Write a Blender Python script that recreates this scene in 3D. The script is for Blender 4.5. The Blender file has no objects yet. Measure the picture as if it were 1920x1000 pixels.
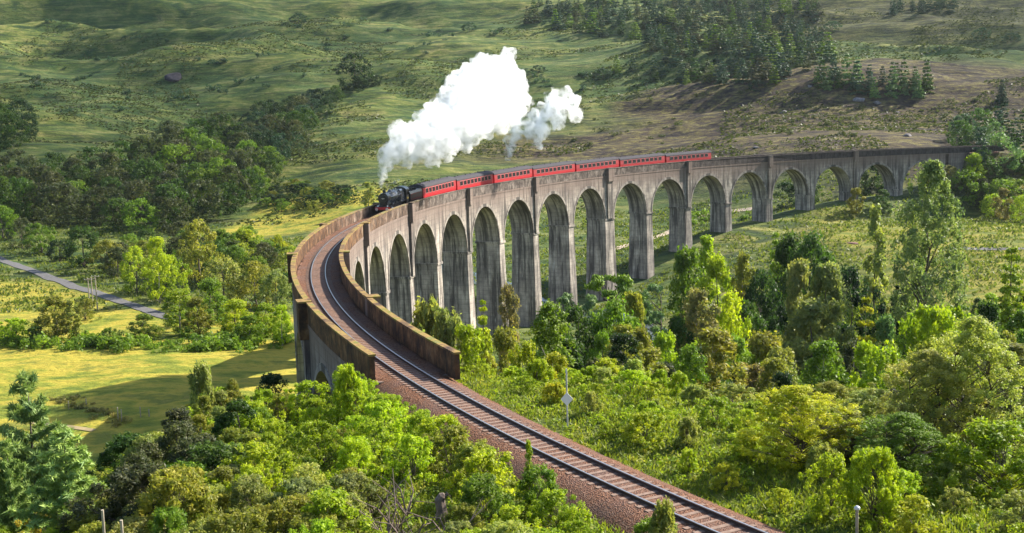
import bpy, math, random
import numpy as np
from mathutils import Vector, Matrix

S = bpy.context.scene
COL = S.collection
PI = math.pi

# ------------------------------------------------------------------ camera
CAM = np.array([-213.232, -174.479, 19.474])
YAW, PITCH, ROLL, FPX = 1.59898, -0.14055, -0.0276, 2357.4
def _basis():
    F = np.array([math.cos(YAW)*math.cos(PITCH), math.sin(YAW)*math.cos(PITCH), math.sin(PITCH)])
    R = np.array([math.sin(YAW), -math.cos(YAW), 0.0]); U = np.cross(R, F)
    r = math.cos(ROLL)*R + math.sin(ROLL)*U; u = -math.sin(ROLL)*R + math.cos(ROLL)*U
    return F, r, u
FW, RT, UP = _basis()
cam = bpy.data.cameras.new('camera'); camo = bpy.data.objects.new('camera', cam); COL.objects.link(camo)
cam.sensor_width = 36; cam.lens = 36*FPX/1920; cam.clip_start = 1; cam.clip_end = 12000
M = Matrix.Identity(4)
for i in range(3):
    M[i][0] = RT[i]; M[i][1] = UP[i]; M[i][2] = -FW[i]; M[i][3] = CAM[i]
camo.matrix_world = M
S.camera = camo

# ------------------------------------------------------------------ sun, sky, exposure
SUN_AZ, SUN_EL = math.radians(34), math.radians(34)
SD = np.array([math.cos(SUN_AZ)*math.cos(SUN_EL), math.sin(SUN_AZ)*math.cos(SUN_EL), math.sin(SUN_EL)])
W = bpy.data.worlds.new('World'); S.world = W; W.use_nodes = True
nt = W.node_tree; nt.nodes.clear()
sky = nt.nodes.new('ShaderNodeTexSky'); sky.sky_type = 'NISHITA'; sky.sun_disc = False
sky.sun_elevation = SUN_EL; sky.sun_rotation = math.radians(90) - SUN_AZ
bg = nt.nodes.new('ShaderNodeBackground'); bg.inputs[1].default_value = 0.095
wo = nt.nodes.new('ShaderNodeOutputWorld'); nt.links.new(sky.outputs[0], bg.inputs[0]); nt.links.new(bg.outputs[0], wo.inputs[0])
sl = bpy.data.lights.new('sun', 'SUN'); sl.energy = 4.8; sl.angle = math.radians(0.5); sl.color = (1.0, 0.93, 0.80)
so = bpy.data.objects.new('sun', sl); COL.objects.link(so)
so.rotation_euler = Vector(tuple(SD)).to_track_quat('Z', 'Y').to_euler(); so.location = (0, 0, 300)
S.view_settings.view_transform = 'Standard'; S.view_settings.look = 'None'
S.view_settings.exposure = 1.55; S.view_settings.gamma = 1.0
S.cycles.max_bounces = 16; S.cycles.diffuse_bounces = 4; S.cycles.transmission_bounces = 4
S.cycles.transparent_max_bounces = 12; S.cycles.volume_bounces = 14
S.cycles.volume_step_rate = 2.0; S.cycles.volume_max_steps = 128

# ------------------------------------------------------------------ helpers
def ray(px, py):
    d = FW + RT*(px-960)/FPX - UP*(py-500)/FPX
    return CAM, d
def at(px, py, D):
    return CAM + ray(px, py)[1]*D
def tag(o, label=None, cat=None, group=None, kind=None):
    if label: o['label'] = label
    if cat: o['category'] = cat
    if group: o['group'] = group
    if kind: o['kind'] = kind
    return o
def link(name, me, parent=None):
    o = bpy.data.objects.new(name, me); COL.objects.link(o)
    if parent: o.parent = parent
    return o
def empty(name, loc=(0, 0, 0), rz=0):
    o = bpy.data.objects.new(name, None); COL.objects.link(o); o.location = loc; o.rotation_euler = (0, 0, rz)
    o.empty_display_size = 0.3
    return o
def npmesh(name, V, F, mat=None, tone=None, uv=None, smooth=False):
    """F: (n,4) or (n,3) int array"""
    V = np.asarray(V, np.float32); F = np.asarray(F, np.int32)
    me = bpy.data.meshes.new(name); k = F.shape[1]
    me.vertices.add(len(V)); me.vertices.foreach_set('co', V.ravel())
    me.loops.add(F.size); me.loops.foreach_set('vertex_index', F.ravel())
    me.polygons.add(len(F)); me.polygons.foreach_set('loop_start', np.arange(len(F), dtype=np.int32)*k)
    me.polygons.foreach_set('loop_total', np.full(len(F), k, np.int32))
    if smooth: me.polygons.foreach_set('use_smooth', np.ones(len(F), bool))
    if tone is not None:
        a = me.attributes.new('tone', 'FLOAT', 'POINT'); a.data.foreach_set('value', np.asarray(tone, np.float32))
    if uv is not None:
        l = me.uv_layers.new(name='UVMap'); l.data.foreach_set('uv', np.asarray(uv, np.float32)[F.ravel()].ravel())
    me.update(calc_edges=True); me.validate()
    if mat: me.materials.append(mat)
    return me
class MB:
    def __init__(s): s.v = []; s.f = []; s.uv = []
    def add(s, v, f, uv=None):
        n = len(s.v); s.v += [tuple(map(float, p)) for p in v]; s.f += [tuple(i+n for i in q) for q in f]
        s.uv += list(uv) if uv is not None else [(p[0]+p[1], p[2]) for p in v]
    def box(s, a, b, m=None):
        (x0, y0, z0), (x1, y1, z1) = a, b
        v = [(x0,y0,z0),(x1,y0,z0),(x1,y1,z0),(x0,y1,z0),(x0,y0,z1),(x1,y0,z1),(x1,y1,z1),(x0,y1,z1)]
        if m: v = [tuple(m(p)) for p in v]
        s.add(v, [(0,3,2,1),(4,5,6,7),(0,1,5,4),(1,2,6,5),(2,3,7,6),(3,0,4,7)])
    def loft(s, rings, caps=True):
        n = len(rings[0]); v = [p for r in rings for p in r]; f = []
        for i in range(len(rings)-1):
            for j in range(n):
                k = (j+1) % n
                f.append((i*n+j, i*n+k, (i+1)*n+k, (i+1)*n+j))
        if caps:
            f.append(tuple(range(n-1, -1, -1))); f.append(tuple((len(rings)-1)*n+j for j in range(n)))
        s.add(v, f)
    def tube(s, pts, rad, n=8, caps=True):
        pts = [Vector(p) for p in pts]
        if not hasattr(rad, '__len__'): rad = [rad]*len(pts)
        rings = []
        for i, p in enumerate(pts):
            d = (pts[min(i+1, len(pts)-1)] - pts[max(i-1, 0)]).normalized()
            a = Vector((1, 0, 0)) if abs(d.x) < .8 else Vector((0, 1, 0))
            e = d.cross(a).normalized(); g = d.cross(e)
            rings.append([p + (e*math.cos(2*PI*j/n) + g*math.sin(2*PI*j/n))*rad[i] for j in range(n)])
        s.loft(rings, caps)
    def cyl(s, c, axis, r, h, n=20):
        c = Vector(c); a = Vector(axis).normalized()*h/2
        s.tube([c-a, c+a], r, n)
    def build(s, name, mat, parent=None, smooth=False, uv=False):
        me = bpy.data.meshes.new(name); me.from_pydata(s.v, [], s.f)
        if uv:
            l = me.uv_layers.new(name='UVMap'); U = np.array(s.uv, np.float32)
            idx = np.zeros(len(me.loops), np.int32); me.loops.foreach_get('vertex_index', idx)
            l.data.foreach_set('uv', U[idx].ravel())
        me.materials.append(mat)
        if smooth:
            for p in me.polygons: p.use_smooth = True
        me.update()
        return link(name, me, parent)

# ---- node material helpers
class NM:
    def __init__(s, name):
        s.m = bpy.data.materials.new(name); s.m.use_nodes = True; s.t = s.m.node_tree
        s.t.nodes.clear(); s.out = s.t.nodes.new('ShaderNodeOutputMaterial')
    def n(s, typ, **kw):
        x = s.t.nodes.new(typ)
        for k, v in kw.items(): setattr(x, k, v)
        return x
    def l(s, a, b): s.t.links.new(a, b)
    def noise(s, vec, scale, detail=6, rough=.55, dist=0):
        x = s.n('ShaderNodeTexNoise'); x.inputs['Scale'].default_value = scale; x.inputs['Detail'].default_value = detail
        x.inputs['Roughness'].default_value = rough; x.inputs['Distortion'].default_value = dist
        if vec is not None: s.l(vec, x.inputs['Vector'])
        return x.outputs['Fac']
    def ramp(s, fac, stops):
        x = s.n('ShaderNodeValToRGB'); e = x.color_ramp.elements
        while len(e) < len(stops): e.new(0.5)
        for i, (p, c) in enumerate(stops):
            e[i].position = p; e[i].color = (c, c, c, 1) if not hasattr(c, '__len__') else (*c, 1)
        s.l(fac, x.inputs[0]); return x.outputs[0]
    def mix(s, fac, a, b, mode='MIX'):
        x = s.n('ShaderNodeMix', data_type='RGBA', blend_type=mode)
        for i, v in ((0, fac), (6, a), (7, b)):
            sock = x.inputs[i]
            if hasattr(v, 'links'): s.l(v, sock)
            elif hasattr(v, '__len__'): sock.default_value = (*v, 1)
            else: sock.default_value = v if i == 0 else (v, v, v, 1)
        return x.outputs[2]
    def math(s, op, a, b=0.0, clamp=False):
        x = s.n('ShaderNodeMath', operation=op, use_clamp=clamp)
        for i, v in enumerate((a, b)):
            if hasattr(v, 'links'): s.l(v, x.inputs[i])
            else: x.inputs[i].default_value = v
        return x.outputs[0]
    def mapping(s, vec, scale):
        x = s.n('ShaderNodeMapping'); x.inputs['Scale'].default_value = scale; s.l(vec, x.inputs[0]); return x.outputs[0]
    def attr(s, name): return s.n('ShaderNodeAttribute', attribute_name=name).outputs['Fac']
    def pos(s): return s.n('ShaderNodeNewGeometry').outputs['Position']
    def bump(s, h, strength=.5, dist=.1):
        x = s.n('ShaderNodeBump'); x.inputs['Strength'].default_value = strength; x.inputs['Distance'].default_value = dist
        s.l(h, x.inputs['Height']); return x.outputs[0]
    def bsdf(s, color, rough=.8, metal=0, normal=None, spec=.3):
        b = s.n('ShaderNodeBsdfPrincipled')
        if hasattr(color, 'links'): s.l(color, b.inputs['Base Color'])
        else: b.inputs['Base Color'].default_value = (*color, 1)
        if hasattr(rough, 'links'): s.l(rough, b.inputs['Roughness'])
        else: b.inputs['Roughness'].default_value = rough
        b.inputs['Metallic'].default_value = metal; b.inputs['Specular IOR Level'].default_value = spec
        if normal is not None: s.l(normal, b.inputs['Normal'])
        s.l(b.outputs[0], s.out.inputs[0]); return b
def simple(name, col, rough=.6, metal=0, var=.25, scale=3.0, spec=.3):
    n = NM(name); tc = n.n('ShaderNodeTexCoord').outputs['Object']
    f = n.noise(tc, scale, 5)
    c = n.mix(n.ramp(f, [(.3, 0.0), (.7, 1.0)]), tuple(x*(1-var) for x in col), tuple(min(1, x*(1+var)) for x in col))
    n.bsdf(c, rough, metal, n.bump(f, .15, .02), spec); return n.m

# ------------------------------------------------------------------ the viaduct's curve
R0 = 241.4; BAY = 17.8865; EXTRA = 1.675; GRAD = -0.01316; HW = 2.536; HP = 1.408; DAP = 2.887
def s_of(k): return k*BAY + (EXTRA if k > 8 else 0)
def arc(s, off, z):
    th = s/R0; rr = R0 + off
    return np.array([-rr*math.cos(th), rr*math.sin(th), z + GRAD*s])
def arc_v(s, off, z):
    th = s/R0; rr = R0 + off
    return np.stack([-rr*np.cos(th), rr*np.sin(th), z + GRAD*s], -1)
S_NEAR, S_FAR = -96.5, 296.0

# ------------------------------------------------------------------ terrain height
CTRL = []   # world x, y, z
def cw(u, D, z):   # lateral metres right of the camera, metres ahead
    CTRL.append((CAM[0] + u*math.sin(YAW) + D*math.cos(YAW), CAM[1] - u*math.cos(YAW) + D*math.sin(YAW), z))
def cp(px, py, D):
    p = at(px, py, D); CTRL.append(tuple(p))
for u, D, z in [(0,-8,17),(0,-80,45),(-80,-60,30),(80,-60,30),(0,10,13.5),(-25,10,12),(25,12,12),(0,25,6.5),(-16,30,2.5),(20,30,5),(0,42,2.0),
                (-20,45,1),(-13,60,.6),(-5,80,.0),(-27,60,-3.5),(-34,80,-8),(-40,110,-17),(-22,100,-5),(-46,150,-25),(-34,150,-21),
                (20,68,-.6),(9,84,-1.0),(3,96,-4),(14,98,-8),(26,98,-11),(40,68,-3.5),(40,100,-12),(42,130,-18),(20,130,-18),(30,160,-24),(60,150,-20),(65,110,-13),(28,50,1.2),(85,160,-18),
                (10,180,-28),(45,200,-29),(80,220,-26),(60,260,-31),(110,240,-23),(110,300,-23.5),(80,330,-22),(125,340,-21.5),(30,240,-33),(140,200,-19),
                (-80,200,-26),(-50,190,-25.5),(-45,230,-27),(-85,260,-27),(-100,300,-27),(-60,300,-27.5),(-110,350,-27),(-150,390,-26),(-60,360,-27),(-90,380,-27),
                (-140,300,-27),(-100,150,-24),(-70,110,-17),(-60,70,-8),(-90,60,-8),(-200,300,-24),(-20,320,-29),(10,360,-28),(40,360,-27),(200,300,-18),(150,100,-12),(-200,150,-24)]:
    cw(u, D, z)
for row in [(-350,[(430,430),(330,520),(250,620),(193,720),(110,850),(0,1120),(-90,1400)]),
            (0,[(445,410),(330,520),(250,620),(193,720),(115,850),(60,980),(0,1120),(-90,1400)]),
            (150,[(440,415),(320,520),(240,620),(190,720),(125,850),(60,980),(0,1120)]),
            (300,[(435,420),(310,530),(240,630),(185,730),(135,800),(60,980),(0,1120),(-90,1400)]),
            (500,[(430,425),(360,490),(260,590),(200,660),(100,850),(0,1080)]),
            (650,[(395,430),(310,510),(235,590),(155,690),(125,800),(50,960),(0,1080),(-90,1400)]),
            (800,[(400,425),(320,490),(245,580),(175,680),(130,780),(60,940),(0,1080)]),
            (960,[(405,420),(330,480),(250,580),(180,680),(130,780),(60,930),(0,1080),(-90,1400)]),
            (1250,[(405,425),(330,460),(250,550),(172,650),(120,760),(60,900),(0,1050),(-90,1400)]),
            (1550,[(370,410),(300,440),(235,520),(172,600),(152,690),(110,800),(50,930),(0,1060),(-90,1400)]),
            (1750,[(380,400),(290,440),(220,530),(165,620),(120,770),(50,930),(0,1050)]),
            (1920,[(395,390),(330,430),(250,490),(190,560),(150,680),(80,850),(0,1050),(-90,1400)]),
            (2300,[(380,400),(250,480),(140,680),(70,850),(0,1050),(-90,1400)])]:
    for py, D in row[1]: cp(row[0], py, D)
for u in (-1400, -700, 0, 700, 1400): cw(u, 1900, 330)
for u in (-900, 900):
    for D, z in ((0, 60), (400, 40), (900, 110)): cw(u, D, z)
cw(-400, 0, 0); cw(400, 0, 20)
CT = np.array(CTRL)
SC = 300.0
def _tps(r2): return np.where(r2 > 1e-12, .5*r2*np.log(r2+1e-12), 0)
def _fit():
    P = CT[:, :2]/SC; n = len(P)
    K = _tps(((P[:, None]-P[None])**2).sum(-1)) + np.eye(n)*2e-4
    A = np.zeros((n+3, n+3)); A[:n, :n] = K; A[:n, n] = 1; A[:n, n+1:] = P; A[n, :n] = 1; A[n+1:, :n] = P.T
    b = np.zeros(n+3); b[:n] = CT[:, 2]
    return P, np.linalg.solve(A, b)
TP, TW = _fit()
# cheap value noise
_rng = np.random.default_rng(5); _NT = _rng.random((256, 256))
def vnoise(x, y):
    xi = np.floor(x).astype(int); yi = np.floor(y).astype(int); fx = x-xi; fy = y-yi
    fx = fx*fx*(3-2*fx); fy = fy*fy*(3-2*fy)
    g = lambda a, b: _NT[a & 255, b & 255]
    return (g(xi, yi)*(1-fx)+g(xi+1, yi)*fx)*(1-fy) + (g(xi, yi+1)*(1-fx)+g(xi+1, yi+1)*fx)*fy
def fbm(x, y, o=4):
    t = 0; a = .5
    for i in range(o):
        t = t + a*vnoise(x*2**i+17.3*i, y*2**i+9.1*i); a *= .5
    return t
KB = np.array([-7, -5.4, -5, -4, -3, -2, 0, 2, 4, 6, 7, 8, 9, 10, 11, 12, 13, 14, 15, 16, 17, 19])
ZB = np.array([-.5, -1.5, -3.5, -8, -14, -19, -25, -28, -31, -33.5, -33.5, -33, -30, -25, -21.5, -20.3, -18.3, -16.8, -16.5, -13, -8, -2])
def sstep(a, b, x):
    t = np.clip((x-a)/(b-a), 0, 1); return t*t*(3-2*t)
def height(x, y):
    x = np.atleast_1d(np.asarray(x, float)); y = np.atleast_1d(np.asarray(y, float))
    z = np.zeros_like(x)
    for i in range(0, len(x), 20000):
        P = np.stack([x[i:i+20000], y[i:i+20000]], 1)/SC
        r2 = ((P[:, None]-TP[None])**2).sum(-1)
        z[i:i+20000] = _tps(r2)@TW[:-3] + TW[-3] + P@TW[-2:]
    D = np.hypot(x-CAM[0], y-CAM[1])
    hill = sstep(400, 620, D)
    # hummocks on the hills: ridged, stretched across the view
    wx = x + 30*fbm(x/130, y/130, 2); wy = y + 40*fbm(x/110+5, y/110, 2)
    rid = 1-np.abs(2*fbm(wx/210+.02*wy/10, wy/115, 3)-1)*1.0
    z += hill*(fbm(wx/70+3, wy/13+z/9, 3)-.45)*4.5
    z += hill*((rid-.55)*42*sstep(420, 850, D) + (fbm(wx/60, wy/34, 4)-.47)*11)
    z += (fbm(x/14, y/14, 3)-.45)*1.3*sstep(30, 120, D) + (fbm(x/60, y/60, 2)-.4)*1.2*sstep(150, 400, D)*(1-hill)
    # blend to the railway
    r = np.hypot(x, y); th = np.arctan2(y, -x); s = th*R0; d = np.abs(r-R0)
    ok = (x < 60)
    k = (s - np.where(s > 8.5*BAY, EXTRA, 0))/BAY
    zb = np.interp(k, KB, ZB)
    on = ok & (s > S_NEAR) & (s < S_FAR)
    w = (1-sstep(3, 17, d))*on
    z = z*(1-w) + zb*w
    bed = GRAD*s - .82
    tr = ok & (((s <= S_NEAR+1.5) & (s > -230)) | ((s >= S_FAR-1) & (s < 345)))
    w = (1-sstep(3.6, 8.5, d))*tr
    z = z*(1-w) + bed*w
    return z
def hz(x, y): return float(height([x], [y])[0])
def hits(px, py):
    """first point of the ground along the ray through a pixel"""
    C, d = ray(px, py)
    t = np.concatenate([np.arange(30, 450, 2.0), np.arange(450, 1500, 5.0)])
    P = C + d*t[:, None]; h = height(P[:, 0], P[:, 1]); b = np.nonzero(P[:, 2] < h)[0]
    if len(b) == 0: return None
    i = b[0]; return P[i], t[i]

# ------------------------------------------------------------------ terrain mesh
def lines(segs):
    out = [segs[0][0]]
    for a, b, s0, s1 in segs:
        x = a
        while x < b - 1e-6:
            s = s0 + (s1-s0)*(x-a)/(b-a); x = min(b, x+s); out.append(x)
    return np.array(out)
ys = lines([(-330, -180, 12, 4), (-180, -30, 1.2, 1.2), (-30, 280, 1.8, 2.6), (280, 1100, 2.8, 4.5), (1100, 2000, 5, 40)])
xs = lines([(-1700, -760, 40, 8), (-760, -300, 6, 2), (-300, -140, 1.3, 1.3), (-140, 330, 1.8, 6), (330, 1500, 7, 50)])
X, Y = np.meshgrid(xs, ys); nx, ny = len(xs), len(ys)
Z = height(X.ravel(), Y.ravel()).reshape(X.shape)
V = np.stack([X.ravel(), Y.ravel(), Z.ravel()], 1)
I = np.arange(nx*ny).reshape(ny, nx)
F = np.stack([I[:-1, :-1].ravel(), I[:-1, 1:].ravel(), I[1:, 1:].ravel(), I[1:, :-1].ravel()], 1)
# masks for what grows where: field (mown yellow grass), heather moor, rough bank
def project(P):
    d = P - CAM; z = d@FW
    return 960+FPX*(d@RT)/np.maximum(z, 1), 500-FPX*(d@UP)/np.maximum(z, 1), z
def poly_mask(P2, poly, soft):
    """signed soft mask of a ground polygon given in world metres"""
    poly = np.array(poly, float); n = len(poly); ins = np.zeros(len(P2), bool); dist = np.full(len(P2), 1e9)
    for i in range(n):
        a, b = poly[i], poly[(i+1) % n]
        c = ((a[1] > P2[:, 1]) != (b[1] > P2[:, 1])) & (P2[:, 0] < (b[0]-a[0])*(P2[:, 1]-a[1])/(b[1]-a[1]+1e-9)+a[0]); ins ^= c
        t = np.clip(((P2-a)@(b-a))/((b-a)@(b-a)), 0, 1); dist = np.minimum(dist, np.hypot(*(P2-a-t[:, None]*(b-a)).T))
    sd = np.where(ins, dist, -dist); return sstep(-soft, soft, sd)
P2 = V[:, :2]
wob = np.stack([fbm(P2[:, 0]/40, P2[:, 1]/40, 3)-.45, fbm(P2[:, 0]/40+9, P2[:, 1]/40, 3)-.45], 1)
fieldm = np.maximum(poly_mask(P2+wob*14, [(-330,-40),(-245,-40),(-246,20),(-262,92),(-300,100),(-345,95),(-420,60)], 3),
                    .9*poly_mask(P2+wob*14, [(-600,100),(-350,150),(-310,110),(-330,80),(-500,60)], 5))
fieldm = np.maximum(fieldm, 1.0*poly_mask(P2+wob*20, [(-322,225),(-262,238),(-236,228),(-238,262),(-275,292),(-318,285)], 5))
fieldm = np.maximum(fieldm, .55*poly_mask(P2+wob*30, [(-150,60),(-40,60),(0,190),(-100,185),(-135,200)], 12))
heath = poly_mask(P2+wob*90, [(-250,330),(-120,260),(-60,215),(260,150),(420,560),(100,470),(-130,500),(-190,440)], 25)
heath = np.maximum(heath, .6*poly_mask(P2+wob*120, [(-60,640),(420,520),(700,1000),(-50,1000)], 50))
bank = 1-sstep(60, 150, np.hypot(P2[:, 0]-CAM[0], P2[:, 1]-CAM[1]))
g = NM('hill_grass'); pos = g.pos()
n1 = g.noise(pos, .012, 8, .6); n2 = g.noise(g.mapping(pos, (1, 2.2, 1)), .06, 8, .65, .6); n3 = g.noise(pos, .6, 6, .7); n4 = g.noise(g.mapping(pos, (1, 1.7, 3)), .2, 6, .7, .3)
grass = g.ramp(n2, [(.35, (.020, .044, .016)), (.44, (.062, .095, .020)), (.53, (.125, .145, .030)), (.62, (.24, .225, .07)), (.72, (.10, .085, .04))])
grass = g.mix(g.ramp(n1, [(.4, 0.0), (.62, .6)]), grass, (.038, .085, .030))
st_ = g.noise(g.mapping(pos, (.35, 1.4, 5.0)), .11, 8, .72, .5)
grass = g.mix(g.ramp(st_, [(.40, .75), (.50, 0.0)]), grass, (.022, .036, .016))
grass = g.mix(g.ramp(st_, [(.56, 0.0), (.66, .6)]), grass, (.26, .25, .09))
grass = g.mix(g.ramp(n3, [(.45, 0.0), (.7, .45)]), grass, (.035, .05, .014))
moor = g.ramp(n4, [(.36, (.018, .014, .013)), (.45, (.055, .038, .030)), (.53, (.105, .085, .030)), (.62, (.17, .15, .045)), (.72, (.24, .19, .16))])
moor = g.mix(g.ramp(n3, [(.42, 0.0), (.65, .6)]), moor, (.030, .025, .022))
moor = g.mix(g.ramp(st_, [(.42, .8), (.50, 0.0)]), moor, (.020, .017, .018))
moor = g.mix(g.ramp(st_, [(.58, 0.0), (.68, .6)]), moor, (.20, .175, .07))
c = g.mix(g.attr('heath'), grass, moor)
fld = g.ramp(g.noise(g.mapping(pos, (1, 1.6, 1)), .09, 8, .65), [(.36, (.085, .12, .018)), (.45, (.20, .215, .028)), (.54, (.38, .30, .045)), (.63, (.15, .17, .028)), (.72, (.30, .22, .06))])
fld = g.mix(g.ramp(n3, [(.4, 0.0), (.75, .4)]), fld, (.13, .15, .02))
c = g.mix(g.attr('field'), c, fld)
bk = g.ramp(g.noise(pos, .35, 8, .7), [(.3, (.02, .025, .008)), (.48, (.075, .10, .02)), (.6, (.16, .17, .03)), (.72, (.11, .065, .03))])
c = g.mix(g.attr('bank'), c, bk)
hgt = g.math('ADD', g.math('MULTIPLY', n4, 1.0), g.math('MULTIPLY', n3, .4))
g.bsdf(c, .95, 0, g.bump(hgt, .8, 1.2), .1)
me = npmesh('ground', V, F, g.m, smooth=True)
for nm, arr in (('field', fieldm), ('heath', heath), ('bank', bank)):
    a = me.attributes.new(nm, 'FLOAT', 'POINT'); a.data.foreach_set('value', arr.astype(np.float32))
tag(link('ground', me), kind='structure')

def strip(name, pts, width, mat, lift=.06, cross=6, kind='structure', step=3):
    """a path laid on the ground"""
    pts = np.array(pts, float); seg = np.hypot(*np.diff(pts, axis=0).T); L = np.r_[0, np.cumsum(seg)]
    t = np.arange(0, L[-1], step); c = np.stack([np.interp(t, L, pts[:, 0]), np.interp(t, L, pts[:, 1])], 1)
    for _ in range(6): c[1:-1] = (c[:-2]+c[1:-1]*2+c[2:])/4
    d = np.gradient(c, axis=0); d /= np.hypot(*d.T)[:, None]; n = np.stack([-d[:, 1], d[:, 0]], 1)
    o = np.linspace(-.5, .5, cross)
    wv = width*(1+.25*(fbm(t/9, t*0+3, 2)-.4))
    Q = c[:, None]+n[:, None]*(o[None, :, None]*wv[:, None, None]); Q = Q.reshape(-1, 2)
    z = height(Q[:, 0], Q[:, 1])+lift
    I = np.arange(len(Q)).reshape(len(c), cross)
    F = np.stack([I[:-1, :-1].ravel(), I[:-1, 1:].ravel(), I[1:, 1:].ravel(), I[1:, :-1].ravel()], 1)
    return tag(link(name, npmesh(name, np.c_[Q, z], F, mat, smooth=True)), kind=kind)
road_m = simple('road_asphalt', (.105, .10, .10), .9, 0, .2, 1.5)
sand_m = simple('path_sand', (.26, .20, .10), .95, 0, .45, .5)
dirt_m = simple('path_dirt', (.34, .27, .20), .95, 0, .3, .8)
def gp(px, py):
    h = hits(px, py); return h[0][:2]
ROAD = np.array([gp(-60, 470), gp(0, 487), gp(60, 508), gp(120, 530), gp(180, 551), gp(230, 568), gp(285, 587), gp(330, 600)])
def on_road(x, y):
    d = np.full(len(x), 1e9); P_ = np.stack([x, y], 1)
    for a, b in zip(ROAD[:-1], ROAD[1:]):
        t = np.clip(((P_-a)@(b-a))/((b-a)@(b-a)), 0, 1); d = np.minimum(d, np.hypot(*(P_-a-t[:, None]*(b-a)).T))
    return d < 3.2
strip('road', ROAD, 3.1, road_m, .12)
strip('path', [gp(60, 800), gp(110, 803), gp(150, 808), gp(190, 815)], 1.0, sand_m, .08, step=2)
strip('path', [gp(1150, 470), gp(1230, 447), gp(1290, 419), (gp(1315, 406)), gp(1350, 396), gp(1420, 392)], 3.0, dirt_m, .12)
strip('path', [gp(1780, 468), gp(1850, 469), gp(1940, 470)], 3.0, road_m, .10)
# river in the valley bottom
wm = NM('river_water'); wb = wm.bsdf((.05, .07, .08), .12, 0, wm.bump(wm.noise(wm.pos(), 1.2, 4), .3, .2), .6)
rv = strip('river', [(-150,40), (-185,78), (-205,112), (-218,128), (-232,150), (-246,170)], 9, wm.m, .12)

# ------------------------------------------------------------------ viaduct materials
def concrete(name, lo, mid, hi, stain):
    n = NM(name); uv = n.n('ShaderNodeUVMap', uv_map='UVMap').outputs[0]
    sep = n.n('ShaderNodeSeparateXYZ'); n.l(uv, sep.inputs[0])
    st = n.noise(n.mapping(uv, (1.0, .06, 1)), 1.0, 8, .7); st2 = n.noise(n.mapping(uv, (.5, .05, 1)), 2.6, 5, .7)
    bl = n.noise(uv, .22, 8, .65)
    c = n.ramp(bl, [(.32, lo), (.5, mid), (.68, hi)])
    c = n.mix(n.ramp(st, [(.43, .88), (.56, 0.0)]), c, tuple(x*.30 for x in lo))
    c = n.mix(n.ramp(st2, [(.60, 0.0), (.72, .7)]), c, (.62, .60, .55))
    # weathering band under the parapet, dripping down (a stain with its own ragged edge)
    hgt = n.math('ADD', sep.outputs[1], n.math('MULTIPLY', n.math('SUBTRACT', st, .5), 9.0))
    f = n.ramp(n.math('MULTIPLY', n.math('ADD', hgt, 9.0), .1), [(.38, 0.0), (.82, 1.0)])
    c = n.mix(n.math('MULTIPLY', f, .8), c, stain)
    # shutter lines of the poured lifts
    wv = n.n('ShaderNodeTexWave', bands_direction='Y'); wv.inputs['Scale'].default_value = .34; wv.inputs['Distortion'].default_value = .6; n.l(uv, wv.inputs[0])
    c = n.mix(n.ramp(wv.outputs['Fac'], [(.0, .35), (.06, 0.0)]), c, (.08, .075, .07))
    n.bsdf(c, .92, 0, n.bump(n.noise(uv, 2.5, 8, .7), .5, .12), .2); return n.m
M_CON = concrete('mass_concrete', (.165, .145, .135), (.32, .28, .24), (.56, .495, .415), (.165, .115, .095))
M_PAR = None
def parapet_mat():
    n = NM('parapet_weathered'); uv = n.n('ShaderNodeUVMap', uv_map='UVMap').outputs[0]; p = n.pos()
    sep = n.n('ShaderNodeSeparateXYZ'); n.l(uv, sep.inputs[0])
    bl = n.noise(p, .45, 8, .7); fine = n.noise(p, 3.5, 6, .75); st = n.noise(n.mapping(uv, (.8, .45, 1)), 1.2, 7, .7)
    grey = n.ramp(bl, [(.32, (.060, .046, .042)), (.46, (.135, .108, .095)), (.58, (.215, .175, .152)), (.72, (.30, .25, .215))])
    brown = n.ramp(bl, [(.32, (.035, .020, .014)), (.46, (.12, .062, .032)), (.58, (.23, .125, .06)), (.72, (.30, .20, .12))])
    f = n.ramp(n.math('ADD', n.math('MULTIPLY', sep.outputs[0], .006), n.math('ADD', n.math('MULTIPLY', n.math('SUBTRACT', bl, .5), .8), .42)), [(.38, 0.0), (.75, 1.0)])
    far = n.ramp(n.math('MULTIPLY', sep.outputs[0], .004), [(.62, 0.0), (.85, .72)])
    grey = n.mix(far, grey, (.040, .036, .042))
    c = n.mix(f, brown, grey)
    c = n.mix(n.ramp(st, [(.40, .8), (.56, 0.0)]), c, (.035, .028, .026))
    c = n.mix(n.ramp(fine, [(.45, 0.0), (.75, .5)]), c, (.06, .05, .04))
    # joints between the cast blocks
    wv = n.n('ShaderNodeTexWave', bands_direction='X'); wv.inputs['Scale'].default_value = .12; n.l(uv, wv.inputs[0])
    c = n.mix(n.ramp(wv.outputs['Fac'], [(.0, .8), (.012, 0.0)]), c, (.02, .018, .016))
    n.bsdf(c, .95, 0, n.bump(n.math('ADD', bl, n.math('MULTIPLY', fine, .5)), .9, .15), .1); return n.m
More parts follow.
